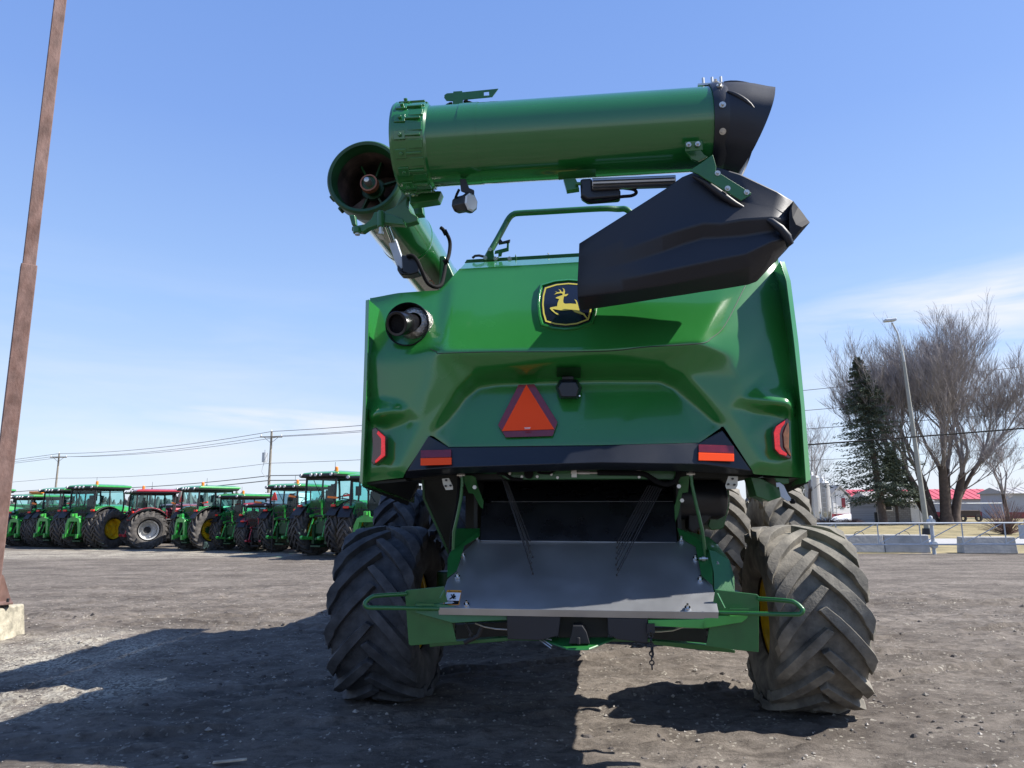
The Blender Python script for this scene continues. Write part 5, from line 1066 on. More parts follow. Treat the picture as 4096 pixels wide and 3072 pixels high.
# ================================================================= TRACTORS
tT = tyre(.95, .50, 20, .50, .92, .062, 56, 4, .56)
tS = tyre(.70, .42, 18, .50, .68, .055, 44, 4, .56)
def mesh_of(mb, name, m, smooth=32, bevel=0):
    o = mb.build(name, m, smooth=smooth, merge=False, bevel=bevel); return o
def mk_rim(R, W, col):
    m = MB(); h = W / 2
    m.lathe([(-.9 * h, .50 * R), (-.8 * h, .48 * R), (-.3 * h, .45 * R), (.8 * h, .52 * R), (1.0 * h, .60 * R), (1.04 * h, .595 * R), (1.0 * h, .56 * R), (.75 * h, .53 * R), (.6 * h, .48 * R), (.6 * h, .32 * R), (.8 * h, .22 * R), (.35 * h, .12 * R), (.6 * h, .11 * R), (.6 * h, .001)], 'X', 36)
    for k in range(8):
        a = 2 * pi * k / 8; m.cyl((.3 * h, .17 * R * cos(a), .17 * R * sin(a)), (.45 * h, .17 * R * cos(a), .17 * R * sin(a)), .018, 6)
        m.cyl((.04 * h, .36 * R * cos(a + .4), .36 * R * sin(a + .4)), (.09 * h, .36 * R * cos(a + .4), .36 * R * sin(a + .4)), .03, 8)
    return m
SILV = mat('silver_wheel_paint', (.50, .50, .49), .4, metal=.2, var=.1)
_cache = {}
def wheel_part(par, name, x, y, z, kind, rimmat, side):
    key = (kind, rimmat.name)
    if key not in _cache:
        mb, R, W = (tT, .95, .5) if kind == 'big' else (tS, .70, .42)
        a = mesh_of(mb, 'tyre', TYRE_T); b = mk_rim(R, W, 0).build('rim', rimmat, smooth=35); _cache[key] = (a, b, [0])
    a, b, used = _cache[key]
    w = empty(name, (x, y, z), 0 if side > 0 else 0, par)
    for i, q in enumerate((a, b)):
        c = q if used[0] == 0 else q.copy()
        if used[0]: C.objects.link(c)
        c.parent = w
        if i == 1 and side < 0: c.scale = (-1, 1, 1)
    used[0] = 1
    return w
def arc_band(mb, cx, cy, cz, r, w, th, a0, a1, n=10, drop=0):
    ring = []
    for i in range(n + 1):
        a = radians(a0 + (a1 - a0) * i / n); y, z = cos(a), sin(a)
        ring.append([(cx - w / 2, cy + y * r, cz + z * r), (cx + w / 2, cy + y * r, cz + z * r), (cx + w / 2, cy + y * (r + th), cz + z * (r + th)), (cx - w / 2, cy + y * (r + th), cz + z * (r + th))])
    mb.loft(ring, True, True)
def tractor(name, label, x, y, head, sc, green=True, duals=False, rimm=None, hitch='frame', beacon=1, roofz=3.0, flags=True, lightbar=False, small=False, exhaust=False, sign=False, group='green tractors parked in a row'):
    T = empty(name, (x, y, 0), -radians(head)); T.scale = (sc, sc, sc); tag(T, label, 'tractor', group)
    body = GREENB if green else RED; rimm = rimm or YELLOW
    # rear and front wheels
    tr = .86 if not duals else .72
    for s in (-1, 1):
        wheel_part(T, 'rear_wheel', s * tr, 0, .92, 'big', rimm, s)
        if duals: wheel_part(T, 'rear_wheel', s * (tr + .56), 0, .92, 'big', rimm, s)
        wheel_part(T, 'front_wheel', s * .88, 2.85, .68, 'small', rimm, s)
    ch = MB(); ch.box((0, .1, .95), (.62, .95, .75)); ch.box((0, 1.6, .95), (.42, 2.9, .45)); ch.cyl((-.8, 0, .92), (.8, 0, .92), .17, 14); ch.box((0, -.42, 1.05), (.46, .2, .5)); ch.box((0, 2.85, .68), (1.5, .2, .22))
    ch.cyl((0, -.50, .62), (0, -.72, .62), .05, 10); ch.box((0, -.55, .36), (.5, .35, .06))
    for s in (-1, 1): ch.box((s * .33, -.30, .78), (.12, .5, .7)); ch.cyl((s * .2, -.56, 1.2), (s * .2, -.48, 1.2), .07, 10)
    for i in range(4): ch.cyl((-.12 + i * .08, -.56, 1.35), (-.12 + i * .08, -.50, 1.35), .028, 8)
    ch.build('chassis', DKGREEN if green else DARK, T, bevel=.02)
    hd = MB()
    pr = [(.9, .40, 2.02, 1.05), (1.6, .42, 2.0, .95), (2.7, .40, 1.86, .9), (3.35, .34, 1.66, .95), (3.48, .26, 1.45, 1.05)]
    hd.loft([[(-w, yy, zl), (-w, yy, zt - .18), (-w * .72, yy, zt), (w * .72, yy, zt), (w, yy, zt - .18), (w, yy, zl)] for yy, w, zt, zl in pr], True, True)
    ho = hd.build('engine_hood', body, T, smooth=40, bevel=.02)
    gq = MB(); gq.box((0, 3.46, 1.3), (.46, .06, .45))
    for s in (-1, 1): gq.box((s * .415, 2.2, 1.45), (.02, 1.1, .4))
    gq.build('grille', DARK, ho)
    # cab
    cz0, cz1 = 1.42, roofz - .26
    def cabp(t): # rectangle at height fraction t
        wx = .72 + .10 * t if t < .4 else .76 + .02 * (1 - t); yb = -.52 - .06 * (1 - abs(t - .5)); yf = 1.05 + .12 * (1 - abs(t - .5) * 1.6)
        z = cz0 + (cz1 - cz0) * t; return [(-wx, yb, z), (wx, yb, z), (wx, yf, z), (-wx, yf, z)]
    lv = [cabp(t) for t in (0, .35, .7, 1)]
    gl = MB(); gl.loft([[(p[0] * .985, p[1] * .985, p[2]) for p in r_] for r_ in lv], True); cab = gl.build('cab_glass', GLASS, T, smooth=30)
    fr = MB()
    for k in range(4): fr.tube([l[k] for l in lv], .042, 6)
    for sx in (-1, 1): fr.tube([(sx * .78, .25, cz0), (sx * .80, .25, cz0 + (cz1 - cz0) * .5), (sx * .76, .25, cz1)], .035, 6)
    fr.tube(lv[0], .05, 6, close=True); fr.tube(lv[3], .05, 6, close=True)
    fr.tube([(-.70, -.56, cz0 + .28), (.70, -.56, cz0 + .28)], .02, 6)
    fr.beam((-.35, -.60, cz1 - .05), (.15, -.60, cz0 + .55), .015, .02)
    fr.build('cab_frame', DARK, T, smooth=30)
    st = MB(); st.box((0, .15, cz0 + .25), (.5, .5, .5)); st.prism([(-.24, -.12, cz0 + .45), (.24, -.12, cz0 + .45), (.20, -.14, cz0 + .95), (-.20, -.14, cz0 + .95)], (0, .12, 0)); st.box((0, -.08, cz0 + 1.03), (.24, .09, .16)); st.tube([(0, .85, cz0 + .2), (0, .72, cz0 + .62)], .03, 6); st.lathe([(-.015, .17), (.015, .17), (.015, .2), (-.015, .2), (-.015, .17)], 'Y', 20, (0, .72, cz0 + .66)); st.build('seat', DARK, T, bevel=.03)
    # roof
    rf = MB(); z = roofz - .24
    rf.loft([[(-.86, -.78, z), (.86, -.78, z), (.90, 1.28, z), (-.90, 1.28, z)], [(-.90, -.84, z + .05), (.90, -.84, z + .05), (.94, 1.34, z + .05), (-.94, 1.34, z + .05)], [(-.90, -.82, z + .14), (.90, -.82, z + .14), (.94, 1.34, z + .14), (-.94, 1.34, z + .14)]], True, True)
    rf.build('roof_surround', DARK, T, bevel=.03, smooth=25)
    rf = MB(); rf.loft([[(-.93, -.70, z + .10), (.93, -.70, z + .10), (.96, 1.4, z + .10), (-.96, 1.4, z + .10)], [(-.92, -.60, z + .19), (.92, -.60, z + .19), (.94, 1.38, z + .19), (-.94, 1.38, z + .19)], [(-.66, -.30, z + .25), (.66, -.30, z + .25), (.66, 1.15, z + .25), (-.66, 1.15, z + .25)]], True, True)
    ro = rf.build('roof', body, T, bevel=.03, smooth=25)
    for sx in (-.78, -.25, .0, .25, .78) if not small else (-.6, .6):
        MB().lathe([(-.86, .001), (-.86, .055), (-.80, .06)], 'Y', 12, (sx, 0, z + .095)).build('work_light', LENS2, T)
    if beacon:
        b = MB(); b.lathe([(roofz + .0, .065), (roofz + .13, .06), (roofz + .16, .04), (roofz + .165, .001)], 'Z', 12, (.45, -.25, 0)); b.build('beacon', ORBR, ro)
        b = MB(); b.cyl((-.2, .3, roofz), (-.2, .3, roofz + .38), .008, 5); b.cyl((-.2, .3, roofz), (-.2, .3, roofz + .08), .03, 8); b.build('antenna', DARK, ro)
    if lightbar:
        b = MB(); b.box((.1, .0, roofz + .12), (1.1, .22, .12)); b.box((.1, 0, roofz + .04), (.9, .1, .08)); b.build('light_bar', ORBR, ro, bevel=.02)
    # fenders
    for s in (-1, 1):
        f = MB(); arc_band(f, s * .88, 0, .92, 1.03, .46, .03, 38, 150, 12); fo = f.build('fender', DARK, T, smooth=30, bevel=.008)
        f = MB(); arc_band(f, s * .82, 0, .92, 1.075, .40, .03, 50, 128, 10); f.prism([(s * .60, -.65, 1.55), (s * .60, .75, 1.55), (s * .60, .55, 1.98), (s * .60, -.45, 1.98)], (s * .04, 0, 0)); f.build('fender_panel', body, fo, smooth=30, bevel=.008)
        f = MB(); f.box((s * .86, -.74, 1.80), (.22, .07, .09)); f.build('tail_light', REDBR, fo, bevel=.02)
        if flags:
            f = MB(); f.tube([(s * .72, -.55, 2.06), (s * 1.1, -.6, 2.12), (s * 1.28, -.6, 2.14)], .02, 6); a = f.build('marker_arm', DARK, T)
            MB().beam((s * 1.24, -.62, 2.135), (s * 1.62, -.62, 2.17), .05, .07).build('marker_light', REDBR if s > 0 else ORBR, a)
        m_ = MB(); m_.tube([(s * .78, 1.1, roofz - .35), (s * 1.15, 1.2, roofz - .40)], .018, 6); m_.box((s * 1.2, 1.2, roofz - .58), (.22, .06, .36)); m_.build('mirror', DARK, T, bevel=.01)
        stp = MB()
        for i in range(4): stp.box((s * .80, .95, .5 + i * .27), (.3, .3, .03))
        stp.box((s * .66, .95, .95), (.03, .3, 1.0)); stp.build('step', DARK, T)
    # hitch
    hc = GREENLT if green else RED
    for s in (-1, 1):
        h = MB(); h.beam((s * .30, -.35, .62), (s * .44, -.95, .66), .05, .11); h.tube([(s * .38, -.75, .68), (s * .34, -.55, 1.35)], .035, 8); h.beam((s * .26, -.35, 1.50), (s * .34, -.72, 1.42), .06, .10); h.cyl((s * .38, -.95, .66), (s * .50, -.95, .66), .07, 12)
        h.build('lift_arm', hc, T, bevel=.008)
    if hitch == 'frame':
        h = MB(); h.prism([(-.46, -.98, .55), (-.34, -.98, .55), (-.30, -.98, 1.0), (-.24, -.98, 1.28), (.24, -.98, 1.28), (.30, -.98, 1.0), (.34, -.98, .55), (.46, -.98, .55), (.46, -.98, 1.15), (.34, -.98, 1.42), (.12, -.98, 1.48), (.10, -.98, 1.66), (-.10, -.98, 1.66), (-.12, -.98, 1.48), (-.34, -.98, 1.42), (-.46, -.98, 1.15)], (0, .12, 0))
        h.box((-.40, -1.04, .60), (.12, .1, .2)); h.box((.40, -1.04, .60), (.12, .1, .2)); h.box((0, -1.05, 1.58), (.12, .12, .12)); h.tube([(0, -.5, 1.3), (0, -.95, 1.5)], .035, 8); h.build('quick_hitch', hc, T, bevel=.01)
    else:
        h = MB(); h.tube([(0.05, -.5, 1.25), (.12, -.62, 1.95)], .035, 8); h.cyl((.07, -.64, 1.97), (.17, -.64, 1.97), .06, 10); h.build('top_link', hc, T)
    if exhaust:
        e_ = MB(); e_.tube([(.52, 1.25, 1.1), (.52, 1.25, 2.6), (.52, 1.2, 2.78), (.52, 1.05, 2.86)], [.09, .09, .075, .075], 12); e_.build('exhaust_stack', DARK, T, smooth=40)
    if sign:
        q = MB(); q.tube([(-.75, -.6, 2.0), (-.75, -.66, 2.25)], .015, 6); so2 = q.build('sign_post', DARK, T)
        MB().prism([(-.93, -.66, 2.25), (-.57, -.66, 2.25), (-.60, -.66, 2.32), (-.71, -.66, 2.62), (-.79, -.66, 2.62), (-.90, -.66, 2.32)], (0, .01, 0)).build('warning_triangle', REDBR, so2)
    return T
G_ = 'green tractors parked in a row'; G2_ = 'red tractors parked in a row'
tractor('tractor', 'nearest green tractor, cut off by the combine body, with a bright green hitch frame', -4.94, 26.15, 10, 1.0, beacon=0, roofz=3.0)
tractor('tractor', 'tallest green tractor with yellow rear wheels, just left of the combine', -6.98, 27.77, 32, 1.04, hitch='link', roofz=3.05)
tractor('tractor', 'green tractor half hidden behind the tallest one, directly on its left', -9.24, 30.26, 26, 0.95, hitch='link', roofz=2.95)
tractor('tractor', 'smallest red tractor, squeezed low between two green ones', -10.65, 30.68, 8, 0.7, green=False, rimm=SILV, hitch='link', beacon=0, small=True, flags=False, sign=False, roofz=2.9, group=G2_)
tractor('tractor', 'low green tractor directly left of the smallest red tractor', -12.09, 31.89, 24, 0.84, hitch='link', roofz=2.9, flags=False, small=True)
tractor('tractor', 'green tractor with a yellow rear wheel, next right of the silver wheeled red tractor', -13.91, 32.20, 38, 0.95, roofz=2.95)
tractor('tractor', 'red tractor with a silver rear wheel and amber beacons', -17.25, 33.81, 50, 0.92, green=False, rimm=SILV, hitch='link', exhaust=True, roofz=2.95, flags=False, group=G2_)
tractor('tractor', 'tall green tractor with dual rear wheels directly left of the silver wheeled red tractor', -20.01, 34.28, 18, 0.97, duals=True, roofz=3.05, beacon=1, flags=False)
tractor('tractor', 'green tractor with dual rear wheels, second to the left of the red tractor', -22.15, 35.54, 26, 0.97, duals=True, roofz=2.95, beacon=0, flags=True)
tractor('tractor', 'green tractor with an orange light bar on its roof', -24.25, 36.52, 26, 0.93, duals=True, roofz=2.75, beacon=0, lightbar=True, flags=False)
tractor('tractor', 'green tractor at the far left end of the row, half hidden by the rusty post', -28.6, 38.4, 24, 1.0, duals=True, roofz=2.95, beacon=0, flags=False)
# tractors of a second row behind
tractor('tractor', 'red tractor behind the row, only its top showing over a gap', -18.2, 39.5, 120, .9, green=False, rimm=SILV, beacon=0, roofz=2.3, flags=False, group=G2_)
# free standing items in the row
for x_, y_, lb_ in ((-15.0, 32.6, 'orange triangle on a thin stalk in the gap right of the silver wheeled red tractor'), (-9.75, 29.4, 'orange triangle on a thin stalk above the smallest red tractor')):
    sg = empty('warning_sign', (x_, y_, 0), -.4); tag(sg, lb_, 'sign')
    MB().tube([(0, 0, 0), (0, 0, 2.15)], .02, 6).build('post', DARK, sg); MB().prism([(-.15, 0, 2.1), (.15, 0, 2.1), (.15, 0, 2.14), (.03, 0, 2.43), (-.03, 0, 2.43), (-.15, 0, 2.14)], (0, .02, 0)).build('panel', REDBR, sg)
# stacks and black machine body behind the pole
es = empty('stationary_engine', (-28.0, 36.6, 0), -.5); tag(es, 'black engine unit with two tall exhaust stacks beside the rusty post', 'engine')
q = MB(); q.cyl((-.3, 0, 1.5), (-.3, 0, 3.0), .16, 14); q.tube([(-.3, 0, 3.0), (-.3, 0, 3.25), (-.22, 0, 3.4), (-.1, 0, 3.45)], .10, 12); q.build('exhaust_stack', DARK, es, smooth=40)
q = MB(); q.cyl((.35, 0, 1.6), (.35, 0, 3.0), .12, 14); q.cyl((.35, 0, 2.9), (.35, 0, 3.05), .15, 14); q.build('air_intake', DARK, es, smooth=40)
q = MB(); q.box((0, .2, 1.1), (1.8, 1.4, .9)); q.box((0, .2, .35), (2.0, 1.6, .5)); q.cyl((-1.0, -.3, 1.5), (.2, -.3, 1.5), .22, 14); q.build('engine_block', DARK, es, bevel=.04)
hv = empty('forage_header', (-27.0, 42.5, 0), -.15); tag(hv, 'low green machine with a yellow stripe behind the tractor with the light bar', 'farm machine')
q = MB(); q.prism([(-3.5, 0, .4), (3.5, 0, .4), (3.5, 0, 1.9), (2.8, 0, 2.1), (-3.0, 0, 2.15), (-3.5, 0, 1.8)], (0, 2.2, 0)); q.build('body', GREENB, hv, bevel=.06)
q = MB(); q.prism([(-3.4, -.01, 1.65), (3.4, -.01, 1.65), (3.2, -.01, 1.85), (-3.2, -.01, 1.9)], (0, -.02, 0)); q.build('stripe', YELLOW, hv)
for s in (-2.6, 2.6): MB().lathe([(-.2, .3), (-.2, .55), (.2, .55), (.2, .3)], 'X', 20, (s, .3, .55)).build('wheel', TYRE_T, hv)
tl = empty('trailer', (-15.5, 47, 0), -.2); tag(tl, 'white box trailer seen between two cabs behind the row', 'trailer')
q = MB(); q.box((0, 0, 1.75), (4.2, 2.0, 2.1)); q.build('box', WHITE, tl, bevel=.06)
q = MB(); q.box((0, 0, .62), (4.0, 1.6, .16)); q.build('chassis', DARK, tl)
for s in (-.6, .6): MB().lathe([(-1.1, .2), (-1.1, .4), (-.85, .4), (-.85, .2)], 'Y', 18, (s, 0, .4)).build('wheel', TYRE_T, tl)


# ================================================================= RUSTY POST AND POWER LINES
RUSTP = mat('rusty_painted_steel', (.105, .052, .038), .72, var=.25, vscale=9, col2=(.22, .14, .12), c2amt=.36, c2scale=5, bump=.25, bscale=35, aniso=(1, 1, .45))
P = empty('steel_post', (-7.27, 10.22, 0), radians(38)); tag(P, 'tall rusty square steel post on a concrete footing at the left edge', 'post')
q = MB(); q.box((0, 0, 2.9), (.205, .205, 4.9)); q.build('lower_tube', RUSTP, P, bevel=.012)
q = MB(); q.box((0, 0, 8.0), (.165, .165, 5.4)); q.build('upper_tube', RUSTP, P, bevel=.01)
q = MB(); q.box((0, 0, .455), (.52, .52, .03)); q.build('base_plate', RUSTP, P, bevel=.004)
for a in range(4):
    R_ = Matrix.Rotation(a * pi / 2, 3, 'Z'); q = MB(); q.prism([R_ @ V(p) for p in ((.10, -.006, .47), (.24, -.006, .47), (.24, -.006, .50), (.13, -.006, .82), (.10, -.006, .84))], R_ @ V((0, .012, 0))); q.build('gusset', RUSTP, P)
    p = R_ @ V((.2, .2, .47)); MB().cyl(p, p + V((0, 0, .05)), .02, 6).build('anchor_bolt', DARK, P); MB().cyl(p - V((0, 0, .07)), p - V((0, 0, .03)), .02, 6).build('anchor_bolt', DARK, P)
q = MB(); q.loft([[(-.42, -.40, -.1), (.34, -.40, -.1), (.34, .40, -.1), (-.42, .40, -.1)], [(-.38, -.36, .40), (.30, -.36, .40), (.30, .36, .40), (-.38, .36, .40)]], True, True)
fo = q.build('concrete_footing', mat('stained_concrete', (.46, .42, .32), .85, var=.2, vscale=4, col2=(.13, .12, .09), c2amt=.35, c2scale=7, bump=.5, bscale=20), P, bevel=.03, seg=3); fo.rotation_euler = (0, 0, radians(-34)); fo.location = (-.02, .03, 0)
q = MB(); q.tube([V(p) for p in ((.31, -.30, .38), (.345, -.33, .2), (.35, -.36, .05), (.40, -.40, .0))], .006, 6); w_ = q.build('ground_wire', DARK, P); w_.rotation_euler = (0, 0, radians(-34))

WOOD = mat('weathered_pole_wood', (.22, .20, .17), .9, var=.2, vscale=3)
def upole(x, y, h, label, trans=False):
    U = empty('utility_pole', (x, y, 0), radians(4)); tag(U, label, 'utility pole', 'utility poles')
    q = MB(); q.tube([(0, 0, 0), (0, 0, h)], [.17, .11], 10); q.build('pole', WOOD, U)
    q = MB(); q.box((0, -.12, h - .55), (2.3, .1, .12)); q.beam((-.7, -.1, h - .6), (0, -.1, h - 1.2), .04, .04); q.beam((.7, -.1, h - .6), (0, -.1, h - 1.2), .04, .04); q.build('cross_arm', WOOD, U)
    for s in (-1.05, .0, 1.05): MB().lathe([(h - .48 + (.5 if s == 0 else 0), .03), (h - .42 + (.5 if s == 0 else 0), .07), (h - .28 + (.5 if s == 0 else 0), .05)], 'Z', 8, (s, -.12, 0)).build('insulator', WHITE, U)
    if trans: q = MB(); q.cyl((-.55, -.1, h - 3.2), (-.55, -.1, h - 2.2), .28, 14); q.cyl((-.55, -.1, h - 2.2), (-.55, -.1, h - 1.9), .05, 8); q.tube([(-.6, -.1, h - 3.2), (-.8, -.1, h - 4.2), (-.3, -.1, h - 4.8), (0, -.1, h - 4.6)], .03, 6); q.build('transformer', GALV, U)
    return U
upole(-25.5, 75, 9.9, 'nearer wooden utility pole with a grey transformer, above the green tractors', True)
upole(-65.0, 102, 9.9, 'farther wooden utility pole standing behind the tractors at far left')
WIRE = mat('grey_wire', (.10, .10, .11), .6)
def wire(a, b, sag, r, label, grp='power lines', m=None, n=20):
    a = V(a); b = V(b); pts = [a.lerp(b, i / n) - V((0, 0, sag * 4 * (i / n) * (1 - i / n))) for i in range(n + 1)]
    o = MB().tube(pts, r, 5).build('power_line', m or WIRE, smooth=40); tag(o, label, 'wire', grp); return o
pa, pb, pc, pd = (-65, 102), (-25.5, 75), (6, 55), (-140, 150)
for (za, zb, nm, dx, r) in ((9.9, 9.95, 'top', 0, .03), (9.45, 9.4, 'cross arm', 1.05, .025), (9.45, 9.38, 'rear cross arm', -1.05, .025), (6.4, 6.6, 'middle', 0, .022), (4.9, 5.3, 'lower', 0, .045), (4.4, 4.8, 'lowest', 0, .05)):
    s_ = .55 if za > 9 else .45
    wire((pb[0] + dx, pb[1], zb), (pa[0] + dx, pa[1], za), s_, r, nm + ' wire strung between the two utility poles')
    wire((pb[0] + dx, pb[1], zb), (pc[0] + dx, pc[1], zb + .2), s_ * .6, r, nm + ' wire running from the nearer utility pole to behind the combine')
    wire((pa[0] + dx, pa[1], za), (pd[0] + dx, pd[1], za), s_, r * 1.1, nm + ' wire leaving the farther utility pole toward the left edge')
# ================================================================= RIGHT BACKGROUND
CONC = world_mat('pale_concrete', (.30, .30, .29), (.44, .43, .41), 1.6, bump=.2)
def barrier(a, b, h, label):
    a = V((*a, 0)); b = V((*b, 0)); d = b - a; L_ = d.length; rz = atan2(d.y, d.x)
    B = empty('concrete_barrier', (a + b) / 2, rz); tag(B, label, 'concrete block', 'concrete barrier blocks behind the gate')
    q = MB(); q.prism([(-L_ / 2, -.32, 0), (-L_ / 2, .32, 0), (-L_ / 2, .20, h), (-L_ / 2, -.20, h)], (L_, 0, 0)); q.build('block', CONC, B, bevel=.03)
    q = MB(); q.tube([(-.2, 0, h - .02), (-.12, 0, h + .1), (0, 0, h + .14), (.12, 0, h + .1), (.2, 0, h - .02)], .012, 6); q.build('lifting_eye', DARK, B); return B
barrier((10.95, 28.35), (12.55, 28.2), .66, 'concrete block nearest the combine tyre, at the left end of the pair')
barrier((12.62, 28.2), (14.2, 28.0), .66, 'concrete block directly right of the leftmost one')
barrier((14.25, 28.0), (15.75, 27.6), .66, 'concrete block with a pale sunlit end face just left of the gate post')
barrier((16.7, 27.2), (18.5, 26.9), .60, 'lone concrete block between the two gate posts')
def gpost(x, y, label):
    U = empty('gate_post', (x, y, 0)); tag(U, label, 'gate post', 'galvanized gate posts')
    MB().cyl((0, 0, 0), (0, 0, 1.32), .065, 14).build('post', GALV, U)
    for z in (.34, 1.16):
        q = MB(); q.cyl((0, -.1, z), (0, .1, z), .12, 16); q.cyl((0, -.13, z), (0, .13, z), .03, 8); q.build('roller', GALV, U)
    MB().lathe([(1.32, .07), (1.37, .05), (1.39, .001)], 'Z', 12).build('cap', GALV, U); return U
gpost(15.35, 26.55, 'galvanized post with rollers in the middle of the long gate'); gpost(18.75, 26.3, 'galvanized post with rollers at the right edge of the photo')
Gt = empty('sliding_gate', (0, 0, 0)); tag(Gt, 'long low galvanized tube gate running behind the right rear tyre', 'gate')
def gy(x): return 26.5 - (x - 15.35) * .07
for z in (.36, 1.12): MB().tube([(9.0, gy(9) - .1, z), (21, gy(21) - .1, z)], .028, 8).build('rail', GALV, Gt)
for i in range(8):
    x = 10.4 + i * 1.48
    MB().cyl((x, gy(x) - .1, .36), (x, gy(x) - .1, 1.12), .024, 8).build('upright', GALV, Gt)
    MB().cyl((x, gy(x) - .1, .38), (x + 1.40, gy(x + 1.4) - .1, 1.10), .017, 8).build('diagonal', GALV, Gt)
o = MB().box((18.45, 26.2, .8), (.34, .02, .5)).build('gate_sign', GALV, bevel=.004); tag(o, 'small blank grey plate hung on the gate beside the right edge', 'plate')
# lamp pole
Lp = empty('lamp_pole', (25.9, 45.3, 0)); tag(Lp, 'tall leaning grey lamp pole in front of the bare trees', 'lamp pole')
q = MB(); q.tube([(0, 0, 0), (-.42, 0, 12.1)], [.17, .09], 10); q.build('pole', mat('grey_concrete_pole', (.27, .27, .24), .8, var=.15, vscale=2), Lp, smooth=40)
q = MB(); q.cyl((0, 0, 0), (-.02, 0, .4), .32, 12, .26); q.build('base', DARK, Lp)
q = MB(); q.tube([(-.40, -.1, 11.0), (-.5, -.1, 11.9), (-.68, -.15, 12.9), (-1.0, -.2, 13.6)], .06, 8); q.build('bracket_arm', GALV, Lp, smooth=40)
q = MB(); q.box((-1.15, -.25, 13.75), (.75, .4, .18), Matrix.Rotation(-.1, 3, 'Y')); q.build('lamp_head', GALV, Lp, bevel=.05)
# trees
BARK = mat('grey_bark', (.10, .075, .062), .95, var=.3, vscale=4, bump=.6, bscale=8)
BARK2 = mat('twig_bark', (.25, .228, .228), .95, var=.25, vscale=2)
def branchy(mb, p, d, L_, r, depth, rnd, up=.25, spread=.5, kids=(2, 4), minr=.008):
    n = 4; pts = [V(p)]; dd = V(d).normalized()
    for i in range(n):
        dd = (dd + V((rnd.gauss(0, .10), rnd.gauss(0, .10), rnd.gauss(0, .06) + up * .12))).normalized(); pts.append(pts[-1] + dd * L_ / n)
    r1 = r * .55; mb.tube(pts, [r + (r1 - r) * i / n for i in range(n + 1)], 6 if r > .08 else (4 if r > .03 else 3), cap=False)
    if depth <= 0: return
    k = rnd.randint(*kids)
    for j in range(k + 1):
        t = rnd.uniform(.35, 1) if j < k else 1.0; i = min(n - 1, int(t * n)); q = pts[i].lerp(pts[i + 1], t * n - i)
        az = rnd.uniform(0, 6.283); nd = (dd + spread * V((cos(az), sin(az), rnd.uniform(-.1, .5)))).normalized()
        branchy(mb, q, nd, L_ * rnd.uniform(.55, .85), max(minr, r1 * rnd.uniform(.55, .9)), depth - 1, rnd, up, spread, kids, minr)
def bare_tree(x, y, label, stems, seed, depth, L_, r, up=.5, spread=.45, name='bare_tree', kids=(2, 4), grp='leafless trees', minr=.011):
    rnd = random.Random(seed); T = empty(name, (x, y, 0)); tag(T, label, 'tree', grp)
    tm = MB(); cm_ = MB()
    for (dx, dy, lx, ly, h, rr) in stems:
        n = 5; pts = [V((dx + lx * (i / n) ** 1.3, dy + ly * i / n, h * i / n - .1)) for i in range(n + 1)]
        tm.tube(pts, [rr * (1.35 if i == 0 else 1) * (1 - .35 * i / n) for i in range(n + 1)], 10)
        d = (pts[-1] - pts[-2]).normalized()
        for j in range(4):
            az = rnd.uniform(0, 6.283); s_ = .25 + .2 * (j > 0)
            branchy(cm_, pts[-1] - (pts[-1] - pts[-2]) * .25 * j, (d + s_ * V((cos(az), sin(az), .3))).normalized(), L_ * rnd.uniform(.85, 1.1) * (1.12 - .07 * abs(lx)), r, depth, rnd, up, spread, kids, minr)
        for j in range(3):
            q = pts[3].lerp(pts[5], rnd.random()); az = rnd.uniform(0, 6.283)
            branchy(cm_, q, V((cos(az), sin(az), .6)), L_ * .6, r * .4, depth - 2, rnd, up, spread, kids, minr)
    tm.build('trunk', BARK, T, smooth=50, merge=False); cm_.build('crown', BARK2, T, smooth=0, merge=False); return T
bare_tree(42.9, 72, 'huge leafless tree with several thick trunks fanning out beside the lamp pole', [(-1.1, 0, -1.9, .5, 5.4, .42), (-.5, .8, -.9, .3, 5.4, .50), (0, -.4, -.1, -.5, 5.8, .55), (.6, .5, .7, .3, 5.6, .52), (1.2, .2, 1.7, .5, 5.2, .48), (-.9, .9, -3.3, 0, 6.0, .28), (1.2, .9, 3.2, 0, 5.8, .28)], 4, 5, 5.0, .17, .5, .40, kids=(2, 4), minr=.013)
bare_tree(61.5, 79, 'leafless tree cut off by the right edge of the photo', [(0, 0, -.5, 0, 5, .4), (.8, 0, .9, 0, 5, .3)], 9, 5, 4.2, .14, .5, .5, kids=(2, 3), minr=.012)
bare_tree(46.6, 68, 'small leafless tree in front of the long red roofed barn', [(0, 0, -.2, 0, 3.0, .24)], 12, 4, 2.3, .10, .3, .7, kids=(2, 4))
bare_tree(34.5, 84, 'thin leafless tree half hidden behind the spruce', [(0, 0, .3, 0, 4.0, .25)], 21, 4, 3.0, .09, .4, .6, kids=(2, 3))
bare_tree(46, 110, 'distant leafless tree beside the grey silos', [(0, 0, 0, 0, 3, .3), (-3, 2, -.5, 0, 3, .25)], 31, 4, 3.0, .10, .3, .6, kids=(2, 3))
SPR = mat('spruce_needles', (.062, .080, .048), .8, var=.45, vscale=1.2); SPR2 = SPR
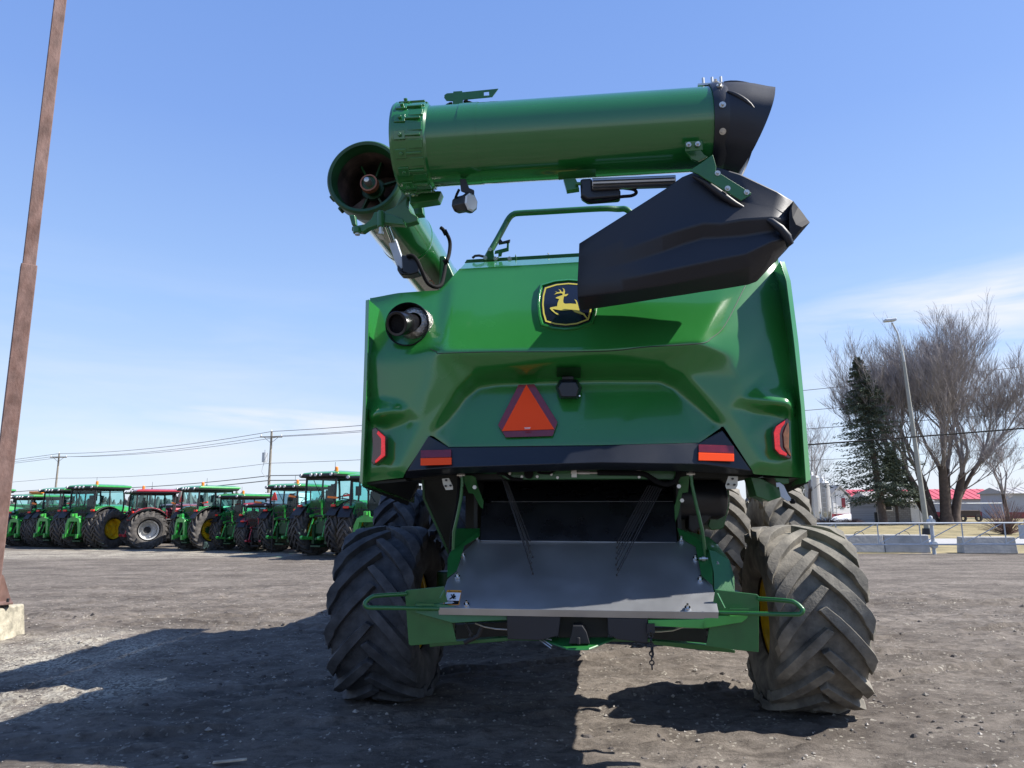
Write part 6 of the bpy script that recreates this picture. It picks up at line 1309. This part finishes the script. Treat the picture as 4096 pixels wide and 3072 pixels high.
def spruce(x, y, h, rad, label, seed, z0=1.6, name='spruce_tree', lean=0):
    rnd = random.Random(seed); T = empty(name, (x, y, 0)); tag(T, label, 'tree', 'spruce trees')
    MB().tube([(0, 0, -.1), (.1, 0, h * .5), (0, 0, h)], [.38 * h / 16, .2 * h / 16, .03], 10).build('trunk', BARK, T, smooth=40)
    m = MB(); nb = int(h * 20)
    for k in range(nb):
        f = (k + rnd.random()) / nb; z = z0 + (h - z0) * f; R_ = rad * (1 - f) ** .78 * rnd.uniform(.55, 1.15) + .12
        if f < .12: R_ *= .75
        az = rnd.uniform(0, 6.283); d = V((cos(az), sin(az), 0)); droop = -.10 - .18 * (1 - f)
        n = 5
        for i in range(n):
            a0 = V((0, 0, z)) + d * R_ * i / n + V((0, 0, droop * R_ * (i / n) * (1 - .6 * i / n)))
            ln = R_ / n
            for q in range(19):
                side = V((-d.y, d.x, 0)); c = a0 + d * rnd.uniform(0, ln) + side * rnd.gauss(0, .13 * R_ * (1 - i / n * .6)) + V((0, 0, rnd.gauss(-.06, .08)))
                s_ = rnd.uniform(.07, .21); t1 = (d + side * rnd.uniform(-1, 1) + V((0, 0, rnd.uniform(-.8, .1)))).normalized(); t2 = t1.cross(V((rnd.gauss(0, 1), rnd.gauss(0, 1), rnd.gauss(0, 1)))).normalized()
                m.add([c - t1 * s_ * .4, c + t2 * s_ * .28, c + t1 * s_ * 1.1, c - t2 * s_ * .28], [(0, 1, 2, 3)])
    m.build('crown', SPR, T, smooth=0, merge=False); T.rotation_euler = (0, lean, 0); return T
spruce(35.9, 70, 16.6, 5.2, 'tall dark spruce with a drooping ragged crown left of the lamp pole', 5, 2.4, lean=-.07)
spruce(38.3, 72, 7.4, 2.6, 'lower bushy spruce leaning against the right side of the tall one', 8, 2.0)
spruce(40.2, 101, 6, 2.4, 'small dark evergreen beside the silos, next to the combine', 15, .5)
# shrubs
def shrub(x, y, rad, h, label, seed, m=None):
    rnd = random.Random(seed); mb = MB()
    for k in range(230):
        az = rnd.uniform(0, 6.283); e_ = rnd.uniform(.15, 1.2); d = V((cos(az) * cos(e_) * rad, sin(az) * cos(e_) * rad, sin(e_) * h))
        p0 = V((rnd.gauss(0, .1), rnd.gauss(0, .1), 0)); mb.tube([p0, p0 + d * .5 + V((rnd.gauss(0, .05), rnd.gauss(0, .05), .05)), p0 + d * rnd.uniform(.8, 1.05)], [.016, .011, .006], 3, cap=False)
    o = mb.build('shrub', m or mat('reddish_twigs', (.17, .11, .095), .9), smooth=0, merge=False, loc=(x, y, 0)); tag(o, label, 'shrub', 'bare shrubs on the lawn'); return o
shrub(30.6, 45, 1.7, 2.3, 'round reddish bare shrub on the lawn right of the lamp pole', 2)
shrub(47.2, 58, 1.6, 2.2, 'gnarled bare shrub on the lawn near the right edge', 3, BARK2)
shrub(32.5, 75, 1.8, .9, 'low brown shrub at the foot of the grey silo', 6); shrub(35.5, 76, 1.6, .7, 'low brown shrub in front of the small snow bank', 7)
o = MB().loft([[(cos(a) * r * 4.2, sin(a) * r * 1.5, z + .1 * sin(3 * a) * r) for a in [i * .3927 for i in range(16)]] for r, z in ((1, 0), (.85, .5), (.5, .85), (.1, .95))], True, True).build('snow_bank', mat('old_snow', (.8, .82, .86), .6, bump=.4, bscale=4), smooth=60, loc=(42.6, 88, 0)); tag(o, 'last white snow bank on the lawn by the white building', 'snow')
# barns
BWALL = mat('white_metal_siding', (.36, .38, .43), .6, var=.06, vscale=1); RROOF = mat('red_metal_roof', (.42, .05, .08), .6, var=.1); GROOF = mat('grey_roof', (.33, .33, .33), .7, var=.1); RTRIM = mat('dark_red_base', (.25, .035, .05), .6)
def barn(name, x0, x1, y, dep, hw, hr, roof, label, rot=0, trim=True, wall=None, gable=False):
    B = empty(name, ((x0 + x1) / 2, y, 0), rot); tag(B, label, 'building', 'farm buildings behind the lawn'); w = (x1 - x0) / 2
    q = MB(); q.box((0, dep / 2, hw / 2), (2 * w, dep, hw)); q.build('wall', wall or BWALL, B)
    q = MB()
    if gable: q.prism([(-w, 0, hw), (w, 0, hw), (0, 0, hr)], (0, dep, 0)); q.build('gable', wall or BWALL, B); q = MB(); q.prism([(-w - .3, -.3, hw - .1), (0, -.3, hr + .05), (w + .3, -.3, hw - .1), (w + .3, -.3, hw + .05), (0, -.3, hr + .25), (-w - .3, -.3, hw + .05)], (0, dep + .6, 0))
    else: q.prism([(-w - .4, -.5, hw - .02), (-w - .4, dep / 2, hr), (-w - .4, dep + .5, hw - .02)], (2 * w + .8, 0, 0))
    ro = q.build('roof', roof, B)
    q = MB()
    if not gable:
        for i in range(int(2 * w / 1.2)): 
            x_ = -w + .6 + i * 1.2; q.beam((x_, -.5, hw + .03), (x_, dep / 2, hr + .05), .05, .05)
        o_ = q.build('roof_seams', roof, ro); o_['kind'] = 'stuff'
    if trim: MB().box((0, -.04, .45), (2 * w + .02, .06, .9)).build('base_band', RTRIM, B)
    return B
barn('barn', 66, 80.5, 119, 9, 3.0, 4.7, RROOF, 'long white barn with a bright red metal roof right of the tree trunks')
barn('barn', 55.5, 65.4, 119, 9, 3.0, 4.7, RROOF, 'white barn with a red roof partly hidden by the spruce')
barn('barn', 71.5, 120, 104, 6, 3.6, 4.5, GROOF, 'white barn with a grey roof at the right edge, red band along its base')
sb_ = barn('shed', 40.4, 43.2, 92, 5, 2.9, 4.3, GROOF, 'narrow white gabled shed with a red door above a red base, beside the silos', gable=True, wall=WHITE, rot=.2)
MB().box((.5, -.04, 2.3), (.5, .06, 1.2)).build('door', RTRIM, sb_)
BRICKG = world_mat('grey_brick', (.20, .20, .21), (.30, .30, .31), 6)
def brick():
    m = bpy.data.materials.new('grey_block_wall'); m.use_nodes = True; nt = m.node_tree; N = nt.nodes; L = nt.links
    tc = N.new('ShaderNodeTexCoord'); mp = N.new('ShaderNodeMapping'); mp.inputs['Rotation'].default_value = (radians(90), 0, 0); L.new(tc.outputs['Object'], mp.inputs[0])
    b = N.new('ShaderNodeTexBrick'); b.inputs['Scale'].default_value = 1.0; b.inputs['Brick Width'].default_value = .45; b.inputs['Row Height'].default_value = .2; b.inputs['Mortar Size'].default_value = .015
    b.inputs['Color1'].default_value = (.26, .26, .275, 1); b.inputs['Color2'].default_value = (.20, .20, .21, 1); b.inputs['Mortar'].default_value = (.12, .12, .12, 1); L.new(mp.outputs[0], b.inputs[0]); L.new(b.outputs[0], N['Principled BSDF'].inputs['Base Color']); N['Principled BSDF'].inputs['Roughness'].default_value = .9; return m
ga = barn('garage', 40.3, 46.3, 80, 6, 2.35, 3.5, GROOF, 'low grey brick garage with a white double door behind the lamp pole', trim=False, wall=brick())
MB().box((1.75, -.03, 1.1), (1.9, .08, 2.1)).build('door', WHITE, ga); MB().box((1.75, -.08, 1.1), (.03, .02, 2.05)).build('door_gap', DARK, ga)
wn = MB().box((-1.75, -.03, 1.65), (1.15, .08, .75)).build('window_frame', WHITE, ga); MB().box((-1.75, -.09, 1.65), (.9, .03, .5)).build('pane', DARK, wn)
def silo(x, y, r, h, label):
    U = empty('silo', (x, y, 0)); tag(U, label, 'silo', 'grey silos'); q = MB(); q.cyl((0, 0, 1.2), (0, 0, h), r, 24); q.build('tank', GROOF, U, smooth=40)
    MB().lathe([(h, r + .05), (h + r * .7, .15), (h + r * .7 + .2, .001)], 'Z', 24).build('roof', GALV, U); MB().lathe([(1.3, r), (.5, .3)], 'Z', 24).build('hopper', GALV, U)
    q = MB()
    for i in range(4): a = i * pi / 2 + .7; q.cyl((r * cos(a), r * sin(a), 0), (r * cos(a), r * sin(a), 1.6), .06, 6)
    q.build('leg', GALV, U)
    q = MB(); q.cyl((r + .1, -r * .3, 0), (r + .1, -r * .3, h + .6), .04, 5); q.cyl((r + .6, -r * .3, 0), (r + .6, -r * .3, h + .6), .04, 5)
    for i in range(int(h / .6)): q.cyl((r + .1, -r * .3, .5 + i * .6), (r + .6, -r * .3, .5 + i * .6), .03, 4)
    q.build('ladder', GALV, U); return U
silo(37.6, 90, .9, 5.4, 'tall grey feed silo nearest the combine with a ladder on its side'); silo(39.8, 92, .8, 4.8, 'shorter grey feed silo beside the white gabled shed')
o = MB().box((0, 0, 2.7), (.55, .4, 5.4)).build('conveyor_leg', WHITE, bevel=.03, loc=(35.3, 84, 0)); tag(o, 'slim pale vertical elevator leg just right of the combine body', 'grain elevator')
# trailer carts by the barn and a small post
ct_ = empty('farm_cart', (52.8, 84, 0)); tag(ct_, 'low farm cart parked on the lawn in front of the long barn', 'cart')
MB().box((0, 0, .95), (2.4, 1.3, .7)).build('body', mat('brown_cart', (.09, .065, .05), .8), ct_, bevel=.05); MB().tube([(-4, 0, .4), (-4, 0, 2.1), (4.2, 0, 2.1), (4.2, 0, .3)], .06, 6).build('frame', GALV, ct_)
for s in (-.9, .9): MB().lathe([(-.8, .2), (-.8, .4), (-.6, .4), (-.6, .2)], 'Y', 16, (s, 0, .4)).build('wheel', TYRE_T, ct_)
o = MB().box((0, 0, .6), (.25, .25, 1.2)).build('meter_post', DARK, loc=(38.2, 76, 0), bevel=.03); tag(o, 'short dark post on the lawn in front of the spruce', 'post')
for i, (za, zb, r, nm) in enumerate(((13.2, 17.6, .035, 'highest'), (11.2, 14.8, .035, 'second highest'), (9.4, 12.2, .035, 'third'), (6.2, 8.2, .025, 'faint fourth'))):
    wire((14, 80, za), (75, 72, zb + 1), .4, r, nm + ' pale wire crossing behind the trees at right')
wire((8, 44, 4.9), (42, 40, 7.1), .12, .045, 'thick black cable crossing in front of the spruce and lamp pole', m=BLACK)
# low far horizon vegetation, one mass
rnd = random.Random(2); fm = MB()
for k in range(2600):
    x = rnd.uniform(-500, 700); y = rnd.uniform(300, 420); h = rnd.uniform(3, 9) * (.5 + noise.noise(V((x * .01, 0, 0))) + .5); 
    fm.tube([(x, y, 0), (x + rnd.gauss(0, .5), y, h * .5), (x + rnd.gauss(0, 1), y, max(1, h))], [rnd.uniform(1, 2.4), rnd.uniform(1.2, 2.6), .3], 5)
o = fm.build('far_woods', mat('far_trees', (.10, .095, .09), .95, var=.3, vscale=.02), smooth=0, merge=False); tag(o, 'low band of distant leafless woods along the horizon', 'woods', kind='stuff')
